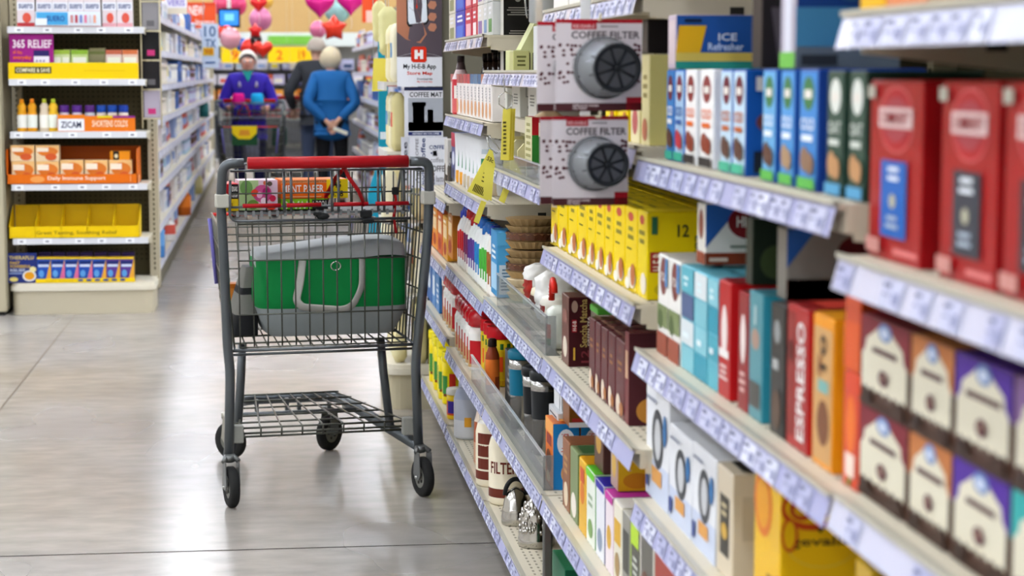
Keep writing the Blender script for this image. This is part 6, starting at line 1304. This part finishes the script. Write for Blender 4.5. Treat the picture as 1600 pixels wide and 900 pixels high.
def hand(s, wrist, frm, d, side, curl=.5, k=1.0):
    """palm + five fingers; d = direction of the hand, side = thumb direction"""
    d = Vector(d).normalized(); sd = Vector(side); sd = (sd-d*sd.dot(d)).normalized(); nrm = d.cross(sd)
    w = Vector(wrist); palm = s.add(w+d*.045*k, (.020*k,.028*k), frm); kn = s.add(w+d*.085*k, (.016*k,.03*k), palm)
    for j, (o_, ln) in enumerate([(.030,.070), (.010,.078), (-.010,.072), (-.030,.056)]):
        b0 = w+d*.09*k+sd*o_*k; c1 = b0+(d*math.cos(curl*.5)+nrm*math.sin(curl*.5))*ln*.5*k; c2 = c1+(d*math.cos(curl*1.4)+nrm*math.sin(curl*1.4))*ln*.5*k
        s.chain([(b0,.0095*k), (c1,.0088*k), (c2,.0075*k)], kn)
    t0 = w+d*.03*k+sd*.035*k; s.chain([(t0,.011*k), (t0+(d*.7+sd*.5)*.03*k,.010*k), (t0+(d*.9+sd*.35)*.055*k+nrm*.01*k,.009*k)], palm)
def person(name, loc, rz, hgt, lean, shirt, trs, hairc, arms, label, hairlen=.0, headtilt=0, bulk=1.0, skin='c89a80', collar=None, coatz=.42, shoe='2a2a2c', extra=None):
    t = empty(name, loc, rz); k = hgt/1.7; SKN = M(skin,.5)
    ly = lambda z: lean*max(0, (z-.9))                # forward lean (+y is facing direction)
    P_ = lambda x, y, z: Vector((x*k, (y+ly(z))*k, z*k))
    s = Sk(); pel = s.add(P_(0,0,.93), (.13*k,.10*k)); ch = s.chain([(P_(0,0,1.08),(.12*k,.09*k)), (P_(0,.0,1.25),(.135*k,.10*k)), (P_(0,.0,1.38),(.11*k,.08*k))], pel)
    nk = s.chain([(P_(0,.01,1.42),.055*k), (P_(0,.02+headtilt,1.455),.052*k)], ch)
    s.chain([(P_(0,.045+headtilt,1.495),(.066*k,.075*k)), (P_(0,.035+headtilt,1.55),(.078*k,.09*k)), (P_(0,.02+headtilt,1.605),(.074*k,.088*k))], nk)
    jk = Sk(); jp = jk.add(P_(0,0,.93), (.168*k*bulk,.13*k*bulk)); 
    j1 = jk.chain([(P_(0,0,1.05),(.158*k*bulk,.12*k*bulk)), (P_(0,0,1.22),(.165*k*bulk,.125*k*bulk)), (P_(0,0,1.36),(.135*k*bulk,.105*k*bulk)), ], jp)
    jk.chain([(P_(0,.005,1.43),.072*k)], j1)
    jk.chain([(P_(0,0,coatz+.45),(.172*k*bulk,.13*k*bulk)), (P_(0,0,coatz+.33),(.178*k*bulk,.13*k*bulk))], jp)
    for sg, (el, wr, hd, th, cu) in zip((-1, 1), arms):
        sh = P_(sg*.165,0,1.36); el = Vector(el)*k; wr = Vector(wr)*k
        a = s.chain([(sh,.05*k), ((sh+el)/2,.042*k), (el,.036*k), ((el+wr)/2,.032*k), (wr,.024*k)], ch); hand(s, wr, a, hd, th, cu, k)
        jk.chain([(P_(sg*.16,0,1.355),.078*k*bulk), ((sh+el)/2,.062*k*bulk), (el,.054*k*bulk), ((el+wr)/2,.047*k*bulk), (wr+(el-wr)*.08,.036*k)], j1)
    tr = Sk(); tp = tr.add(P_(0,0,.90), (.135*k,.085*k))
    for sg in (-1, 1):
        hp = Vector((sg*.09*k, 0, .86*k)); kn = Vector((sg*.10*k, .02*k, .48*k)); an = Vector((sg*.10*k, -.02*k, .09*k))
        s.chain([(hp,.085*k), (hp.lerp(kn,.5),.07*k), (kn,.052*k), (kn.lerp(an,.4),.052*k), (an,.036*k), (an+Vector((0,.06*k,-.045*k)),.036*k), (an+Vector((0,.14*k,-.058*k)),.028*k)], pel)
        tr.chain([(hp,.098*k), (hp.lerp(kn,.5),.084*k), (kn,.068*k), (kn.lerp(an,.5),.062*k), (an+Vector((0,0,.01)),.056*k)], tp)
        sh_ = Sk(); r0 = sh_.add(an+Vector((0,-.03*k,-.03*k)), .045*k); sh_.chain([(an+Vector((0,.05*k,-.04*k)),.045*k), (an+Vector((0,.16*k,-.052*k)),.036*k)], r0)
        skin_mesh('shoe', sh_.v, sh_.e, sh_.r, M(shoe,.5), 0, 1, t)
    skin_mesh('body', s.v, s.e, s.r, SKN, 0, 2, t)
    skin_mesh('jacket', jk.v, jk.e, jk.r, M(shirt,.75,var=.06,scale=12), 0, 2, t)
    skin_mesh('trousers', tr.v, tr.e, tr.r, M(trs,.8), 0, 2, t)
    # hair and face
    hc = P_(0,.03+headtilt,1.57); hm = MB(); n = 18; R0 = (.104+.02*hairlen)*k; vs = []; random.seed(3)
    rings = 12
    for i in range(rings+1):
        a = math.pi*(.60+.12*hairlen)*i/rings
        for j in range(n):
            bb = 2*math.pi*j/n; fr = math.sin(bb)        # +y is face side
            aa = a*(1-.56*max(0, fr)) if fr > .1 else a*(1+.12*hairlen)
            rr = R0*(1.0+.035*math.sin(7*bb+3*a)+.02*random.random()); vs.append((hc.x+rr*.93*math.sin(aa)*math.cos(bb), hc.y+rr*1.05*math.sin(aa)*math.sin(bb)-.012*k, hc.z+rr*1.02*math.cos(aa)))
    hm.add(vs, [(i*n+j, i*n+(j+1) % n, (i+1)*n+(j+1) % n, (i+1)*n+j) for i in range(rings) for j in range(n)], M(hairc,.8,var=.08,scale=40), True)
    if hairlen >= 0: hm.build('hair', t)
    fy = hc.y+.088*k
    for sg in (-1, 1):
        e = MB(); e.ball((sg*.030*k, fy-.010*k, hc.z-.012*k), .013*k, M('f2eee8',.3), 10); e.ball((sg*.030*k, fy+.001*k, hc.z-.012*k), .007*k, M('2c2620',.3), 8); e.build('eye', t)
        MB().ball((sg*.083*k, hc.y-.005*k, hc.z-.02*k), .022*k, SKN, 10, (.4,.8,1.2)).build('ear', t)
        MB().tube([(sg*.016*k, fy+.004*k, hc.z+.012*k), (sg*.032*k, fy+.004*k, hc.z+.017*k), (sg*.046*k, fy-.006*k, hc.z+.012*k)], .003*k, M(hairc,.8), 6).build('eyebrow', t)
    MB().tube([(0, fy, hc.z+.0), (0, fy+.016*k, hc.z-.026*k), (0, fy+.008*k, hc.z-.036*k)], [.007*k,.012*k,.009*k], SKN, 8).build('nose', t)
    MB().tube([(-.022*k, fy-.006*k, hc.z-.058*k), (0, fy+.002*k, hc.z-.062*k), (.022*k, fy-.006*k, hc.z-.058*k)], .005*k, M('a85a52',.5), 6).build('mouth', t)
    if collar:
        c = MB()
        for sg in (-1, 1):
            q = [P_(sg*.03,-.05,1.42), P_(sg*.085,.0,1.41), P_(sg*.10,.07,1.37), P_(sg*.085,.12,1.29)]; c.tube(q, .019*k, M(collar,.8), 8, flat=.6)
        c.build('collar', t)
    return tag(t, label, 'person')
pi = math.pi
# woman in blue jacket seen from behind, hands clasped behind her back
X1, Y1 = (516-420)*19/F, 19.0
pb1 = person('person', (X1, Y1, 0), 0, 1.52, .26, '1c5c96', '1e1f22', 'cdbf9e',
    [((-.26,-.06,1.10), (-.05,-.17,.90), (.5,-.2,-.75), (0,0,1), .7), ((.26,-.06,1.10), (.06,-.17,.92), (-.5,-.2,-.7), (0,0,1), .7)],
    'person in bright blue jacket, back turned, hands clasped behind holding paper', .9, .0, 1.16, coatz=.36)
k1 = 1.50/1.7; tag(MB().box(-.07,.07,-.012,.012,-.018,.018,M('e4e2cf',.6),.004).build('folded_paper', None, (X1+.075, Y1-.21*k1-.02, .82*k1)), 'rolled cream paper held behind the blue jacket', 'paper')
bpy.data.objects['folded_paper'].rotation_euler = (0, .35, 0)
# man in charcoal sweater
X2, Y2 = (494-420)*20.2/F, 20.2
person('person', (X2, Y2, 0), 0, 1.65, .10, '34363a', '4a556e', 'b0a698', [((-.30,-.02,1.10), (-.24,.16,.92), (0,.8,-.4), (1,0,0), .5), ((.27,0,1.10), (.24,.2,.95), (0,.8,-.4), (-1,0,0), .5)],
    'elderly person in charcoal sweater, back turned, pushing a cart', .0, .0, 1.12, skin='c49a84', coatz=.42)
# woman in purple jacket facing the camera leaning on a cart
X3, Y3 = (388-420)*18.6/F, 18.75
person('person', (X3, Y3, 0), pi, 1.50, .26, '3a2aa4', '23244a', 'dcd6ca', [((-.27,.12,1.12), (-.20,.34,1.08), (.2,.9,-.1), (1,0,.2), .8), ((.27,.12,1.12), (.20,.34,1.08), (-.2,.9,-.1), (-1,0,.2), .8)],
    'smiling white haired person in purple jacket leaning on a cart', .0, .0, 1.14, skin='d09a84', collar='b4acc6')
g = MB()
for sg, c in ((-1,'d0107c'), (1,'d0107c')): pass
kk = 1.56/1.7
for sg, c, n in ((1,'d4107e','magenta'), (-1,'18a0d4','cyan')):
    tag(MB().lathe([(.055,0), (.06,.01), (.055,.08), (.045,.10)], M(c,.7), 16).build('yarn_cuff' if 0 else 'soft_bundle', None, (X3-sg*.085, Y3-.50, .985)), f'{n} soft bundle lying on the cart seat before purple jacket', 'bundle')
bpy.data.objects
teal = MB(); teal.prism([(0,1), (1,1), (.5,0)], (-.05, 0, 0), (1,0,0), (0,0,1), (0,1,0), .10, .11, .012, M('1c8a86',.7)); o = teal.build('shirt_front', None); o.parent = [p for p in bpy.data.objects if p.get('label','').startswith('smiling')][0]; o.location = (0,.235,1.185); o.rotation_euler = (-.2, 0, pi)
# their carts
def cart_copy(loc, rz, label):
    r = dup(cart, loc, rz); r['label'] = label; return r
c2 = cart_copy((X3+.03, Y3-.44, 0), pi, 'dark shopping cart pushed by person in purple jacket')
c3 = cart_copy((.24, Y2+.42, 0), 0.12, 'dark shopping cart in front of the person in charcoal sweater')
q = onY(382, 212, Y3-1.36)
lg = MB(); lg.box(-.11,.11,0,.004,-.085,.085,M('1d4a2a',.4)); lg.add([(-.11,-.0015,.085), (.11,-.0015,.085), (.105,-.0015,.02), (.05,-.0015,-.03), (-.05,-.0015,-.03), (-.105,-.0015,.02)], [(0,1,2,3,4,5)], M('e8c814',.4)); lg.add([(-.05,-.003,.0), (.05,-.003,.0), (.04,-.003,.05), (-.04,-.003,.05)], [(0,1,2,3)], M('d8902a',.4))
tag(lg.build('cart_placard', None, (q[0], Y3-.44-.905, q[2])), 'yellow and green placard on front of the second cart', 'placard')
place('grocery_bag', bag(.16,.16,.22,'1c5a44',.06,70,(),.5), (.10, Y2+.30+.5, .50), 'dark green grocery bag in the third cart', 'bag')
place('grocery_bag', bag(.14,.12,.16,'d8d4d6',.06,71,(),.5), (.17, Y2+.30+.32, .86), 'white grocery bag in child seat of the third cart', 'bag')
place('snack_pack', bag(.09,.07,.12,'c8202a',.06,72,(),.5), (.23, Y2+.42+.28, .80), 'red snack pack in the third cart', 'pack')
place('grocery_bag', bag(.16,.14,.2,'6a6a7a',.06,73,(),.5), (X3+.03, Y3-.9, .50), 'grey grocery bag in the cart of purple jacket shopper', 'bag')
# more goods high up at right edge to close the distance behind the right run
# hangers for the signs, strips and tags that hang from above
def hanger(o, dx=0):
    bb = [o.matrix_basis @ Vector(c) for c in o.bound_box]
    x0 = min(p.x for p in bb); x1 = max(p.x for p in bb); y = (min(p.y for p in bb)+max(p.y for p in bb))/2; z = max(p.z for p in bb)
    b = MB(); q = .12*(x1-x0)
    for x in (x0+q, x1-q): b.tube([(x-o.location.x, y-o.location.y, z-o.location.z-.004), (x-o.location.x, y-o.location.y, CZ-o.location.z)], .0016, M('c8c8c8',.3,.6), 5)
    b.build('hanging_wire', o)
for o in list(bpy.data.objects):
    if o.parent is None and (o.name.split('.')[0] in ('sale_sign', 'aisle_sign', 'teal_strip', 'red_packet') or (o.name.split('.')[0] == 'hanging_tag' and o.get('label','').endswith('teal strip'))): hanger(o)
